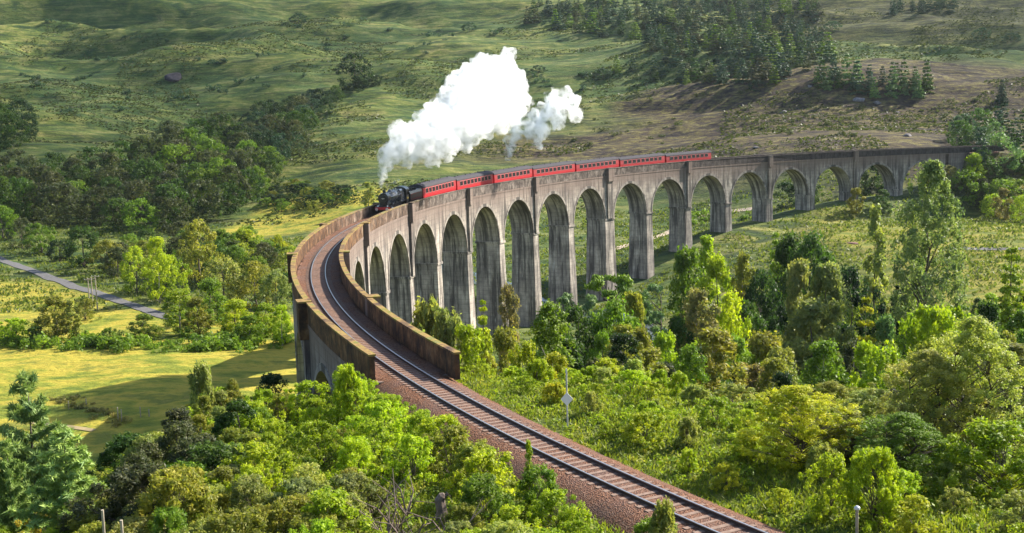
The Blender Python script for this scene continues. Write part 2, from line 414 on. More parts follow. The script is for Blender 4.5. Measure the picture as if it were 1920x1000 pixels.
def moss():
    n = NM('mossy_coping'); p = n.pos(); f = n.noise(p, .5, 8, .7)
    c = n.ramp(f, [(.36, (.05, .035, .03)), (.44, (.15, .095, .05)), (.53, (.27, .18, .065)), (.60, (.13, .14, .025)), (.7, (.28, .23, .18))])
    uv = n.n('ShaderNodeUVMap', uv_map='UVMap').outputs[0]; sep = n.n('ShaderNodeSeparateXYZ'); n.l(uv, sep.inputs[0])
    k = n.ramp(n.math('MULTIPLY', sep.outputs[0], .01), [(.05, 0.0), (.6, .9)])
    c = n.mix(k, c, n.ramp(f, [(.35, (.05, .045, .045)), (.55, (.12, .105, .10)), (.7, (.2, .18, .16))]))
    n.bsdf(c, .95, 0, n.bump(n.noise(p, 3, 6), .6, .1), .1); return n.m
M_COP = moss(); M_PAR = parapet_mat()
def ballast_mat():
    n = NM('ballast_stone'); p = n.pos()
    v = n.n('ShaderNodeTexVoronoi'); v.inputs['Scale'].default_value = 16; n.l(p, v.inputs[0])
    sep = n.n('ShaderNodeSeparateColor'); n.l(v.outputs['Color'], sep.inputs[0])
    c = n.ramp(sep.outputs[0], [(0, (.045, .022, .016)), (.4, (.17, .070, .036)), (.75, (.26, .115, .058)), (1, (.27, .17, .12))])
    c = n.mix(n.ramp(n.noise(p, .35, 5), [(.4, 0.0), (.65, .55)]), c, (.15, .10, .09))
    n.bsdf(c, .9, 0, n.bump(v.outputs['Distance'], 1.0, .12), .2); return n.m
M_BAL = ballast_mat()

# ------------------------------------------------------------------ viaduct
def ustrip(mb, pts_a, pts_b, uva, uvb):
    n = len(pts_a); mb.add(list(pts_a)+list(pts_b), [(i, i+1, n+i+1, n+i) for i in range(n-1)], list(uva)+list(uvb))
viad = empty('railway_viaduct', tuple(arc(0, 0, 0)))
VO = np.array(viad.location)
tag(viad, 'long curved grey concrete railway viaduct of tall round arches crossing the valley', 'viaduct')
def addq(mb, s_, off, z, f=None):
    pass
def vpart(mb, name, mat, uv=True, parent=viad, smooth=False):
    mb.v = [tuple(np.array(p)-VO) for p in mb.v]
    return mb.build(name, mat, parent, smooth, uv)
PW = 1.32   # half pier thickness at the springing
ZS = -10.9  # springing level
ZTOP = -.15
def sbox(mb, s0, s1, o0, o1, z0, z1, batter=0.0, n=1, bs=0.0):
    """block following the curve; batter spreads the foot in off, bs along the track"""
    ss_ = np.linspace(0, 1, n+1)
    for (zz0, zz1) in ((z0, z1),):
        b0 = batter*(zz1-zz0); q0 = bs*(zz1-zz0)
        top = [[arc(s0+(s1-s0)*t, o, zz1) for o in (o0, o1)] for t in ss_]
        bot = [[arc(s0-q0+(s1-s0+2*q0)*t, o, zz0) for o in (o0-b0, o1+b0)] for t in ss_]
        for side in (0, 1):
            A = [r[side] for r in top]; B = [r[side] for r in bot]; U = [s0+(s1-s0)*t for t in ss_]
            if side == 1: A, B, U = A[::-1], B[::-1], U[::-1]
            ustrip(mb, B, A, [(u, zz0) for u in U], [(u, zz1) for u in U])
        for side, flip in ((0, True), (-1, False)):
            u = s0 if side == 0 else s1
            a = [bot[side][0], bot[side][1], top[side][1], top[side][0]]
            w_ = o1-o0; uv = [(u, zz0), (u+w_, zz0), (u+w_, zz1), (u, zz1)]
            if side == -1: a = a[::-1]; uv = uv[::-1]
            mb.add(a, [(0, 3, 2, 1)], uv)
        mb.add([p for r in top for p in r], [(2*i, 2*i+1, 2*i+3, 2*i+2) for i in range(n)], [(s0+(s1-s0)*t, zz1) for t in ss_ for _ in (0, 1)])
        mb.add([p for r in bot for p in r], [(2*i, 2*i+2, 2*i+3, 2*i+1) for i in range(n)], [(s0+(s1-s0)*t, zz0) for t in ss_ for _ in (0, 1)])
WO = HW+.12
PIERS = list(range(-5, 17))
def pier_range(k):
    if k == 8: return 8*BAY - PW, 8*BAY + EXTRA + PW
    return s_of(k)-PW, s_of(k)+PW
for k in PIERS:
    a, b = pier_range(k)
    zg = np.interp(k, KB, ZB) - 3.5 - GRAD*s_of(k)
    mb = MB(); half = PW
    zg = min(zg, ZS-1.5)
    sbox(mb, a+.02, b-.02, -WO+.02, WO-.02, zg, ZS-.38, .022, 2, .02)
    sbox(mb, a-.22, b+.22, -WO-.2, WO+.2, ZS-.38, ZS+.02, 0, 2)
    # wall mass between two arches is part of the spans; the pilaster under each refuge stands out of it
    p = vpart(mb, 'pier', M_CON)
    if k % 2 == 0 and k < 16:
        c0, c1 = (a+b)/2-.7-(.6 if k == 8 else 0), (a+b)/2+.7+(.6 if k == 8 else 0)
        for o0, o1 in ((-WO-.42, -WO+.01), (WO-.01, WO+.42)):
            mb = MB(); sbox(mb, c0, c1, o0, o1, ZS+.02, -1.75, 0, 1); vpart(mb, 'pilaster', M_CON)
        for sg in (-1, 1):
            mb = MB()
            o0, o1 = (-HW-.9, -HW+.17) if sg < 0 else (HW-.17, HW+.9)
            sbox(mb, c0-.05, c1+.05, o0, o1, -1.75, HP-.05, 0, 1)
            rf = vpart(mb, 'refuge', M_CON if sg < 0 else M_PAR)
            mb = MB(); sbox(mb, c0-.12, c1+.12, o0-.06, o1+.06, HP-.047, HP+.1, 0, 1)
            mb.v = [tuple(np.array(q)-VO) for q in mb.v]; mb.build('coping', M_COP, rf, uv=True)
def span(sa, sb):
    """spandrel walls, vault and arch ring of one bay between pier faces sa and sb, closed to pier centres"""
    r = (sb-sa)/2; c = (sa+sb)/2; rise = -DAP-ZS
    N = 24; th = np.linspace(PI, 0, N+1); tt = c + r*np.cos(th); zz = ZS + rise*np.sin(th)
    mb = MB()
    for off, fl in ((-WO, False), (WO, True)):
        S_ = np.r_[sa-PW-.0, tt, sb+PW]; Z_ = np.r_[ZS, zz, ZS]
        A = [arc(s, off, z) for s, z in zip(S_, Z_)]; B = [arc(s, off, ZTOP) for s in S_]
        if fl: A, B = A[::-1], B[::-1]; U = S_[::-1]; ZZ = Z_[::-1]
        else: U = S_; ZZ = Z_
        ustrip(mb, A, B, [(u, z) for u, z in zip(U, ZZ)], [(u, ZTOP) for u in U])
    # vault soffit
    A = [arc(s, -WO, z) for s, z in zip(tt, zz)]; B = [arc(s, WO, z) for s, z in zip(tt, zz)]
    L = np.r_[0, np.cumsum(np.hypot(np.diff(tt), np.diff(zz)))]
    # uv: keep height so weathering follows it
    ustrip(mb, A, B, [(sa*3, z-6) for z in zz], [(sa*3+5.2, z-6) for z in zz])
    sp = vpart(mb, 'arch_span', M_CON, smooth=False)
    # raised arch ring on both faces
    mb = MB()
    rr = r+.02; w = .62
    for off, e in ((-WO, -.09), (WO, .09)):
        inn = [(c+rr*math.cos(t), ZS+(rise+.0)*math.sin(t)) for t in th]; out = [(c+(r+w*.62)*math.cos(t), ZS+(rise+w)*math.sin(t)) for t in th]
        a = [arc(s, off+e, z) for s, z in inn]; b = [arc(s, off+e, z) for s, z in out]
        b0 = [arc(s, off, z) for s, z in out]; a0 = [arc(s, off-e*.3, z) for s, z in inn]
        if e > 0: a, b, b0, a0 = a[::-1], b[::-1], b0[::-1], a0[::-1]
        uva = [(i*.4, -7) for i in range(N+1)]; uvb = [(i*.4, -6.4) for i in range(N+1)]
        ustrip(mb, a, b, uva, uvb); ustrip(mb, b, b0, uvb, uvb); ustrip(mb, a0, a, uva, uva)
    mb.v = [tuple(np.array(q)-VO) for q in mb.v]; mb.build('arch_ring', M_CON, sp, uv=True)
for k in range(-5, 16):
    a = pier_range(k)[1]; b = pier_range(k+1)[0]
    span(a, b)
mb = MB()   # closing wall over the double pier, abutments, deck slab
a, b = pier_range(8); sbox(mb, a+PW, b-PW, -WO, WO, ZS, ZTOP, 0, 1)
vpart(mb, 'pier_wall', M_CON)
for s0, s1 in ((S_NEAR-.6, pier_range(-5)[0]+PW*0-.0), (pier_range(16)[1], S_FAR+1)):
    mb = MB(); sbox(mb, s0, s1, -WO, WO, -12, ZTOP-.2, 0, 3); vpart(mb, 'abutment', M_CON)
mb = MB()
NS = 200
sv = np.linspace(S_NEAR, S_FAR, NS+1)
ustrip(mb, [arc(s, -HW+.17, ZTOP-.14) for s in sv], [arc(s, HW-.17, ZTOP-.14) for s in sv], [(s, -1) for s in sv], [(s, 1) for s in sv])
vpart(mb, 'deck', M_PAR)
mb = MB(); 
for off in (-WO, WO):
    o0, o1 = (off-.07, off+.02) if off < 0 else (off-.02, off+.07)
    sbox(mb, S_NEAR, S_FAR, o0, o1, -.75, -.42, 0, NS)
vpart(mb, 'string_course', M_CON)
for sg in (-1, 1):
    mb = MB(); o0, o1 = sorted((sg*(HW-.17), sg*(HW+.17)))
    s0 = S_NEAR - (2.2 if sg < 0 else 0)
    sbox(mb, s0, S_FAR+14, o0, o1, -1.9 if False else ZTOP-.25, HP-.12, 0, NS)
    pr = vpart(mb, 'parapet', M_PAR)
    mb = MB(); sbox(mb, s0-.08, S_FAR+14, o0-.07, o1+.07, HP-.117, HP+.02, 0, NS)
    mb.v = [tuple(np.array(q)-VO) for q in mb.v]; mb.build('coping', M_COP, pr, uv=True)

# ------------------------------------------------------------------ track bed and track
def off_fix(s): return 0.0
sv = np.linspace(-215, 308, 680)
prof = [(-3.3, -.95), (-2.5, -.60), (-1.9, -.34), (-1.5, -.17), (-.6, -.155), (.6, -.155), (1.4, -.17), (1.9, -.34), (2.4, -.55), (3.0, -.95)]
Vb = []
for s in sv:
    for j, (o, z) in enumerate(prof):
        inside = S_NEAR < s < S_FAR
        oo = max(-2.30, min(2.30, o)) if inside else o
        zz = max(z, -.10 if abs(o) > 2.3 else z) if inside else z
        if inside: zz = -.19 if abs(o) > 1.2 else -.155
        Vb.append(arc(s, oo, zz + .05*(vnoise(np.array([s*2.0+j]), np.array([o*3+7]))[0]-.5)))
Vb = np.array(Vb); n_ = len(prof); I = np.arange(len(Vb)).reshape(len(sv), n_)
Fb = np.stack([I[:-1, :-1].ravel(), I[:-1, 1:].ravel(), I[1:, 1:].ravel(), I[1:, :-1].ravel()], 1)
tag(link('track_bed', npmesh('track_bed', Vb, Fb[:, ::-1], M_BAL, smooth=False)), kind='structure')
M_RAIL = NM('steel_rail'); M_RAIL.bsdf((.42, .40, .40), .32, .9, None, .5); M_RAIL = M_RAIL.m
M_RUST = simple('rusty_rail_side', (.06, .035, .028), .8, 0, .3, 2)
M_SLP = simple('stained_sleeper', (.19, .125, .095), .9, 0, .3, 4)
track = empty('railway_track', tuple(arc(-60, 0, 0)))
tag(track, 'single railway track on reddish ballast curving over the viaduct and down the slope', 'railway track')
TO = np.array(track.location)
sv = np.linspace(-215, 308, 400)
for sg in (-1, 1):
    mb = MB(); c = sg*.7535
    rings = []
    for s in sv:
        rings.append([arc(s, c+o, z)-TO for o, z in ((-.07, -.13), (.07, -.13), (.03, -.09), (.036, -.02), (-.036, -.02), (-.03, -.09))])
    mb.loft(rings); r_ = mb.build('rail', M_RUST, track)
    mb = MB(); mb.loft([[arc(s, c+o, z)-TO for o, z in ((-.042, -.02), (.042, -.02), (.042, .02), (-.042, .02))] for s in sv])
    mb.build('rail_head', M_RAIL, r_)
mb = MB(); mb.box((-.13, -1.3, -.13), (.13, 1.3, .0))
slp0 = mb.build('sleeper', M_SLP, track); used = False
def place_on(o, s, z, parent0=TO):
    p = arc(s, 0, z)-parent0; th = s/R0
    o.location = tuple(p); o.rotation_euler = (0, 0, math.atan2(math.cos(th), math.sin(th)))
near_s = [-148 + .66*i for i in range(100)]
for i, s in enumerate(near_s):
    o = slp0 if i == 0 else slp0.copy()
    if i: COL.objects.link(o); o.parent = track
    place_on(o, s, -.14)
mb = MB()
for s in list(np.arange(-214, -148.3, .66)) + list(np.arange(near_s[-1]+.66, 307, .66)):
    t = s/R0
    def f(p, s=s):
        return arc(s+p[0], p[1], p[2]-.14)-TO
    mb.box((-.13, -1.3, -.13), (.13, 1.3, .0), f)
tag(mb.build('sleepers', M_SLP, track), kind='stuff')

# ------------------------------------------------------------------ train
def gloss(name, col, rough=.3, metal=0, spec=.5):
    n = NM(name); f = n.noise(n.n('ShaderNodeTexCoord').outputs['Object'], 1.2, 6, .7)
    c = n.mix(n.ramp(f, [(.4, 0.0), (.75, .35)]), col, tuple(x*.5+.02 for x in col))
    n.bsdf(c, rough, metal, None, spec); return n.m
M_RED = gloss('coach_crimson', (.40, .006, .012), .45)
M_MAR = gloss('coach_maroon', (.30, .006, .012), .5)
M_ROOF = gloss('coach_roof_grey', (.06, .057, .065), .85, 0, .05)
M_WIN = gloss('window_glass', (.02, .015, .018), .25, 0, .4)
M_CRM = gloss('window_frame_cream', (.50, .22, .20), .5)
M_BLK = gloss('engine_black', (.018, .018, .022), .28)
M_BLK2 = gloss('underframe_black', (.03, .026, .024), .7)
M_RBEAM = gloss('buffer_beam_red', (.50, .02, .02), .4)
M_STEEL = gloss('bright_steel', (.55, .55, .57), .3, .8)
M_GRY = gloss('boiler_grey_steel', (.10, .10, .115), .22, .2, .8)
M_WHT = gloss('white_paint', (.8, .8, .8), .5)
M_YEL = gloss('yellow_number', (.75, .55, .12), .5)
M_COAL = simple('coal', (.015, .015, .015), .7)
def wheel(mb, x, y, r, w=.13):
    mb.cyl((x, y, r), (0, 1, 0), r, w, 20); mb.cyl((x, y, r), (0, 1, 0), r*.2, w+.08, 10)
def coach(first=True):
    c = empty('railway_coach')
    L = 19.5; hw_ = 1.36
    # body: section swept along x, tumblehome sides
    sec = [(-1.30, 1.0), (-1.38, 1.4), (-1.38, 2.1), (-1.33, 3.05), (1.33, 3.05), (1.38, 2.1), (1.38, 1.4), (1.30, 1.0)]
    mb = MB(); mb.loft([[(x, y, z) for y, z in sec] for x in (-L/2, -L/2+.02, L/2-.02, L/2)]); mb.build('body', M_RED, c)
    mb = MB()
    for sg in (-1, 1):   # maroon window band, proud of the side
        pts = [(sg*1.391, 1.82), (sg*1.392, 2.1), (sg*1.343, 3.03)]
        mb.add([(x, y, z) for x in (-L/2+.01, L/2-.01) for y, z in pts], [(0, 1, 4, 3), (1, 2, 5, 4)] if sg > 0 else [(3, 4, 1, 0), (4, 5, 2, 1)])
    mb.build('window_band', M_MAR, c)
    mb = MB(); R_ = []
    for x in (-L/2-.05, L/2+.05):
        R_.append([(x, 1.40*math.cos(t)*1.0, 3.05+.72*math.sin(t)) for t in np.linspace(0, PI, 13)])
    mb.loft(R_); rf = mb.build('roof', M_ROOF, c, smooth=False)
    mb = MB()
    for x in np.linspace(-8, 8, 7): mb.cyl((x, .25*(-1)**int(x), 3.80), (0, 0, 1), .13, .16, 8)
    mb.build('ventilator', M_ROOF, rf)
    for sg in (-1, 1):
        for i in range(9):
            x = -7.6+i*1.9; w = .70
            mb = MB(); mb.box((x-w-.06, sg*1.38-.03, 2.0), (x+w+.06, sg*1.38+.03, 2.93), lambda p: (p[0], p[1]-sg*(p[2]-2.13)*.048, p[2]))
            fr = mb.build('window', M_CRM, c)
            mb = MB(); mb.box((x-w, sg*1.39-.035, 2.06), (x+w, sg*1.39+.035, 2.87), lambda p: (p[0], p[1]-sg*(p[2]-2.13)*.048, p[2]))
            mb.build('pane', M_WIN, fr)
    mb = MB(); mb.box((-L/2+.2, -1.15, .75), (L/2-.2, 1.15, 1.0)); mb.box((-3, -1.1, .35), (2.2, 1.1, .75)); mb.build('underframe', M_BLK2, c)
    for bx in (-7, 7):
        mb = MB()
        for dx in (-1.3, 1.3):
            for sg in (-1, 1): wheel(mb, bx+dx, sg*.75, .46)
        mb.box((bx-2, -1.05, .45), (bx+2, -.9, .7)); mb.box((bx-2, .9, .45), (bx+2, 1.05, .7)); mb.build('bogie', M_BLK2, c)
    for sg in (-1, 1):
        mb = MB(); x0, x1 = sorted((sg*(L/2), sg*(L/2+.42)))
        mb.box((x0, -.55, 1.1), (x1, .55, 3.05)); mb.build('gangway', M_BLK2, c)
    return c
def orient(o, s):
    p = arc(s, 0, .02); th = s/R0; o.location = tuple(p); o.rotation_euler = (0, 0, math.atan2(-math.cos(th), -math.sin(th)))
def copy_tree(o, parent=None):
    c = o.copy(); COL.objects.link(c)
    if parent: c.parent = parent
    for ch in list(o.children): copy_tree(ch, c)
    return c
cb = [49.7, 69.4, 89.5, 109.6, 130.6, 151.4, 172.5, 193.2]
ordn = ['first crimson coach, coupled directly behind the black tender', 'second crimson coach back from the tender', 'third crimson coach back from the tender, left of the steam wisp',
        'middle crimson coach of the train, fourth back from the tender', 'fifth crimson coach back from the tender', 'sixth crimson coach, second from the tail of the train', 'last crimson coach at the tail of the train with a pale end']
proto_c = coach()
for i in range(7):
    o = proto_c if i == 0 else copy_tree(proto_c)
    orient(o, (cb[i]+cb[i+1])/2)
    sc = (cb[i+1]-cb[i]-.75)/19.6; o.scale = (sc, 1, 1)
    tag(o, ordn[i], 'coach', 'coaches of the steam train')
    if i == 6:
        for x in (-9.77,):
            mb = MB(); mb.box((x-.03, -1.25, 1.1), (x, 1.25, 3.0)); mb.box((x-.06, .3, 1.3), (x-.031, 1.15, 2.95)); e_ = mb.build('end_panel', M_CRM, o)
def engine():
    e = empty('steam_locomotive')
    L = 12.0   # x forward, front buffers at +6.6
    zc = 2.72
    mb = MB(); mb.tube([(-2.2, 0, zc), (-.5, 0, zc), (3.9, 0, zc+.0)], [.93, .90, .80], 28); b = mb.build('boiler', M_GRY, e, True)
    mb = MB()
    for x in (-1.4, -.2, 1.1, 2.5): mb.cyl((x, 0, zc), (1, 0, 0), .925-.02*(x+1.4), .06, 28)
    mb.build('boiler_band', M_BLK, b)
    mb = MB(); mb.tube([(3.9, 0, zc), (5.55, 0, zc), (5.62, 0, zc)], [.90, .90, .84], 28); mb.cyl((5.66, 0, zc), (1, 0, 0), .62, .12, 24); mb.box((4.1, -.6, 1.55), (5.4, .6, 2.2)); sb = mb.build('smokebox', M_BLK, e, False)
    mb = MB(); mb.cyl((5.74, 0, zc), (1, 0, 0), .10, .1, 10); mb.box((5.72, -.32, zc-.02), (5.76, .32, zc+.03)); mb.build('door_handle', M_STEEL, sb)
    mb = MB(); mb.tube([(4.75, 0, zc+.8), (4.75, 0, zc+.98), (4.75, 0, zc+1.28), (4.75, 0, zc+1.34)], [.34, .24, .25, .31], 18); mb.build('chimney', M_BLK, e, True)
    mb = MB(); mb.tube([(1.4, 0, zc+.75), (1.4, 0, zc+.98), (1.4, 0, zc+1.12), (1.4, 0, zc+1.17)], [.42, .37, .25, .05], 18); mb.build('dome', M_GRY, e, True)
    mb = MB(); mb.tube([(-1.6, .2, zc+.85), (-1.6, .2, zc+1.15)], .09, 8); mb.tube([(-1.6, -.2, zc+.85), (-1.6, -.2, zc+1.15)], .09, 8); mb.build('safety_valve', M_STEEL, e)
    # belpaire firebox
    mb = MB(); sec = [(-.98, 1.3), (-1.02, 2.4), (-.92, 3.35), (-.7, 3.62), (.7, 3.62), (.92, 3.35), (1.02, 2.4), (.98, 1.3)]
    mb.loft([[(x, y*(1 if x < -3 else .96), z) for y, z in sec] for x in (-4.4, -2.1)]); mb.build('firebox', M_GRY, e)
    # cab
    mb = MB()
    for sg in (-1, 1):
        y0, y1 = sorted((sg*1.34, sg*1.28))
        mb.box((-5.9, y0, 1.3), (-4.4, y1, 2.45)); mb.box((-4.62, y0, 2.45), (-4.4, y1, 3.2)); mb.box((-5.35, y0, 2.45), (-5.2, y1, 3.2)); mb.box((-5.9, y0, 3.05), (-4.4, y1, 3.25))
    mb.box((-4.46, -1.28, 1.3), (-4.40, 1.28, 3.3)); cab = mb.build('cab', M_BLK, e)
    mb = MB(); mb.loft([[(x, 1.38*math.cos(t), 3.2+.72*math.sin(t)) for t in np.linspace(0, PI, 11)] for x in (-6.4, -4.3)]); mb.build('cab_roof', M_BLK, cab)
    mb = MB()
    for sg in (-1, 1):
        for k_, ch in enumerate(range(5)):
            x = -5.7+k_*.24; y0, y1 = sorted((sg*1.342, sg*1.352)); mb.box((x, y0, 1.75), (x+.14, y1, 2.05))
    mb.build('cab_number', M_YEL, cab)
    # running plate, valance
    mb = MB(); mb.box((-4.4, -1.3, 1.55), (4.0, 1.3, 1.63)); mb.box((4.0, -1.3, 1.35), (6.2, 1.3, 1.43)); mb.box((-6, -1.25, 1.15), (-4.4, 1.25, 1.3))
    mb.box((-6, -.55, .75), (6.1, .55, 1.5)); mb.build('running_plate', M_BLK, e)
    mb = MB()
    for sg in (-1, 1):
        mb.tube([(-2.2, sg*1.0, zc+.15), (3.9, sg*.92, zc+.15)], .03, 6)
        mb.tube([(-2.2, sg*.5, zc+.82), (5.3, sg*.46, zc+.80)], .028, 6)
    mb.build('handrail', M_STEEL, e)
    mb = MB(); mb.box((6.15, -1.25, .95), (6.25, 1.25, 1.38)); bb = mb.build('buffer_beam', M_RBEAM, e)
    for sg in (-1, 1):
        mb = MB(); mb.tube([(6.25, sg*.86, 1.08), (6.6, sg*.86, 1.08), (6.61, sg*.86, 1.08), (6.68, sg*.86, 1.08)], [.1, .09, .24, .24], 14); mb.build('buffer', M_STEEL, e)
    for sg in (-1, 1):
        mb = MB(); mb.tube([(6.0, sg*.8, 1.43), (6.0, sg*.8, 1.63)], .09, 8); mb.build('headlamp', M_WHT, e)
        mb = MB(); mb.cyl((4.75, sg*1.05, .98), (1, 0, 0), .34, 1.25, 18); mb.box((4.2, sg*1.05-.22, 1.1), (5.35, sg*1.05+.22, 1.55)); mb.build('cylinder', M_BLK, e)
        for x in (2.35, .25, -1.85):
            mb = MB(); mb.cyl((x, sg*.75, .92), (0, 1, 0), .92, .13, 28); w_ = mb.build('driving_wheel', M_BLK, e)
            mb = MB()
            for q in range(12):
                t = 2*PI*q/12; mb.tube([(x, sg*.83, .92), (x+.8*math.cos(t), sg*.83, .92+.8*math.sin(t))], .035, 5)
            mb.cyl((x, sg*.84, .92), (0, 1, 0), .16, .1, 12); mb.build('spokes', M_GRY, w_)
        for x in (5.6, 3.7):
            mb = MB(); wheel(mb, x, sg*.75, .48); mb.build('leading_wheel', M_BLK, e)
        mb = MB(); mb.box((-2.0, sg*.98-.03, .58), (2.5, sg*.98+.03, .70)); mb.build('coupling_rod', M_STEEL, e)
        mb = MB(); mb.tube([(.25, sg*1.08, .64), (4.15, sg*1.08, .98)], .05, 6); mb.tube([(2.9, sg*1.08, 1.5), (4.1, sg*1.08, 1.25)], .04, 6); mb.build('connecting_rod', M_STEEL, e)
        mb = MB(); mb.box((-1.2, sg*1.3-.03, 1.25), (3.9, sg*1.3+.0, 1.55)); mb.build('splasher', M_BLK, e)
    return e
eng = engine(); orient(eng, 35.0); eng.scale = (1.0, 1, 1)
tag(eng, 'black steam locomotive with red buffer beam leading the train over the viaduct', 'locomotive')
t = empty('tender')
mb = MB(); sec = [(-1.3, 1.3), (-1.32, 2.5), (-1.12, 2.95), (1.12, 2.95), (1.32, 2.5), (1.3, 1.3)]
mb.loft([[(x, y, z) for y, z in sec] for x in (-3.8, 3.6)]); mb.box((-3.85, -1.15, .95), (3.7, 1.15, 1.3)); bd = mb.build('tank', M_BLK, t)
mb = MB(); rng = random.Random(3)
for i in range(60):
    x = rng.uniform(-2.2, 3.2); y = rng.uniform(-.8, .8); r = rng.uniform(.14, .3); z = 2.95+.5*(1-abs(y))*(1-abs(x-.5)/4)
    mb.tube([(x, y, z-r), (x+.05, y, z-r*.3), (x, y+.04, z+r*.4), (x, y, z+r*.8)], [r*.6, r, r*.8, r*.3], 6)
mb.build('coal', M_COAL, t)
mb = MB()
for x in (-2.3, 0, 2.3):
    for sg in (-1, 1): wheel(mb, x, sg*.75, .62)
for sg in (-1, 1):
    y0, y1 = sorted((sg*1.0, sg*1.08)); mb.box((-3.6, y0, .6), (3.6, y1, 1.1))
mb.build('wheel_set', M_BLK2, t)
mb = MB()
for sg in (-1, 1):
    y0, y1 = sorted((sg*1.325, sg*1.335)); mb.box((-3.4, y0, 1.5), (3.2, y1, 1.53)); mb.box((-3.4, y0, 2.4), (3.2, y1, 2.43)); mb.box((-3.4, y0, 1.53), (-3.37, y1, 2.4)); mb.box((3.17, y0, 1.53), (3.2, y1, 2.4))
mb.build('lining', M_RBEAM, t)
orient(t, 45.5)
tag(t, 'black coal tender between the locomotive and the first coach', 'tender')

# ------------------------------------------------------------------ vegetation
def leaf_mat(name, trans=.46, rough=.55):
    n = NM(name); oi = n.n('ShaderNodeObjectInfo'); t = n.attr('tone')
    base = oi.outputs['Color']
    dark = n.mix(1.0, base, (.60, .68, .62), 'MULTIPLY'); warm = n.mix(1.0, base, (1.36, 1.2, .85), 'MULTIPLY')
    c = n.mix(n.ramp(t, [(.25, 0.0), (.5, .5), (.9, 1.0)]), dark, warm)
    r = oi.outputs['Random']
    c = n.mix(n.math('MULTIPLY', r, .35), c, n.mix(1.0, c, (.75, .85, .8), 'MULTIPLY'))
    b = n.n('ShaderNodeBsdfPrincipled'); n.l(c, b.inputs['Base Color']); b.inputs['Roughness'].default_value = rough; b.inputs['Specular IOR Level'].default_value = .25
    tr = n.n('ShaderNodeBsdfTranslucent'); n.l(n.mix(1.0, c, (1.12, 1.22, .70), 'MULTIPLY'), tr.inputs[0])
    mx = n.n('ShaderNodeMixShader'); mx.inputs[0].default_value = trans
    n.l(b.outputs[0], mx.inputs[1]); n.l(tr.outputs[0], mx.inputs[2]); n.l(mx.outputs[0], n.out.inputs[0]); return n.m
M_LEAF = leaf_mat('foliage'); M_NEED = leaf_mat('needles', .22, .6)
M_BARK = simple('bark', (.10, .08, .065), .9, 0, .4, 3); M_BIRCH = simple('pale_bark', (.30, .27, .24), .8, 0, .5, 3)

def leaf_quads(rng, C, r, n, size, up=.35, stretch=1.6, shell=.5, droop=0.0, flat=1.0):
    """n leaves spread in each clump C (m,3) of radius r (m,), diamond shaped"""
    m = len(C); k = np.repeat(np.arange(m), n); N = len(k)
    d = rng.normal(size=(N, 3)); d /= np.linalg.norm(d, axis=1)[:, None]
    rad = (shell + (1-shell)*rng.random(N))**.7*(.55+.6*rng.random(N))
    P = C[k] + d*(rad*r[k])[:, None]*np.array([1, 1, flat])
    nrm = d*.75 + rng.normal(size=(N, 3))*.55 + np.array([0, 0, up]); nrm /= np.linalg.norm(nrm, axis=1)[:, None]
    a = np.cross(nrm, rng.normal(size=(N, 3))); a[:, 2] -= droop; a -= nrm*(a*nrm).sum(1)[:, None]; a /= np.linalg.norm(a, axis=1)[:, None]; b = np.cross(nrm, a)
    sz = size*(.6+.8*rng.random(N)); A = a*(sz*stretch*.5)[:, None]; B = b*(sz*.5)[:, None]
    V = np.stack([P-A, P+B*.9-A*.1, P+A, P-B*.9-A*.1], 1).reshape(-1, 3)
    ct = rng.random(m)
    tone = np.clip(.5*ct[k] + .5*rng.random(N), 0, 1)
    return V, np.repeat(tone, 4)
def crown_mesh(name, V, tone, mat):
    return npmesh(name, V, np.arange(len(V)).reshape(-1, 4), mat, tone)
def tube_np(pts, rad, n=6):
    mb = MB(); mb.tube(pts, rad, n); return mb
def bark_mesh(name, limbs, mat, sides=6):
    mb = MB()
    for p, r in limbs: mb.tube(p, r, sides)
    me = bpy.data.meshes.new(name); me.from_pydata(mb.v, [], mb.f); me.materials.append(mat)
    for q in me.polygons: q.use_smooth = True
    me.update(); return me
PROTO = {}
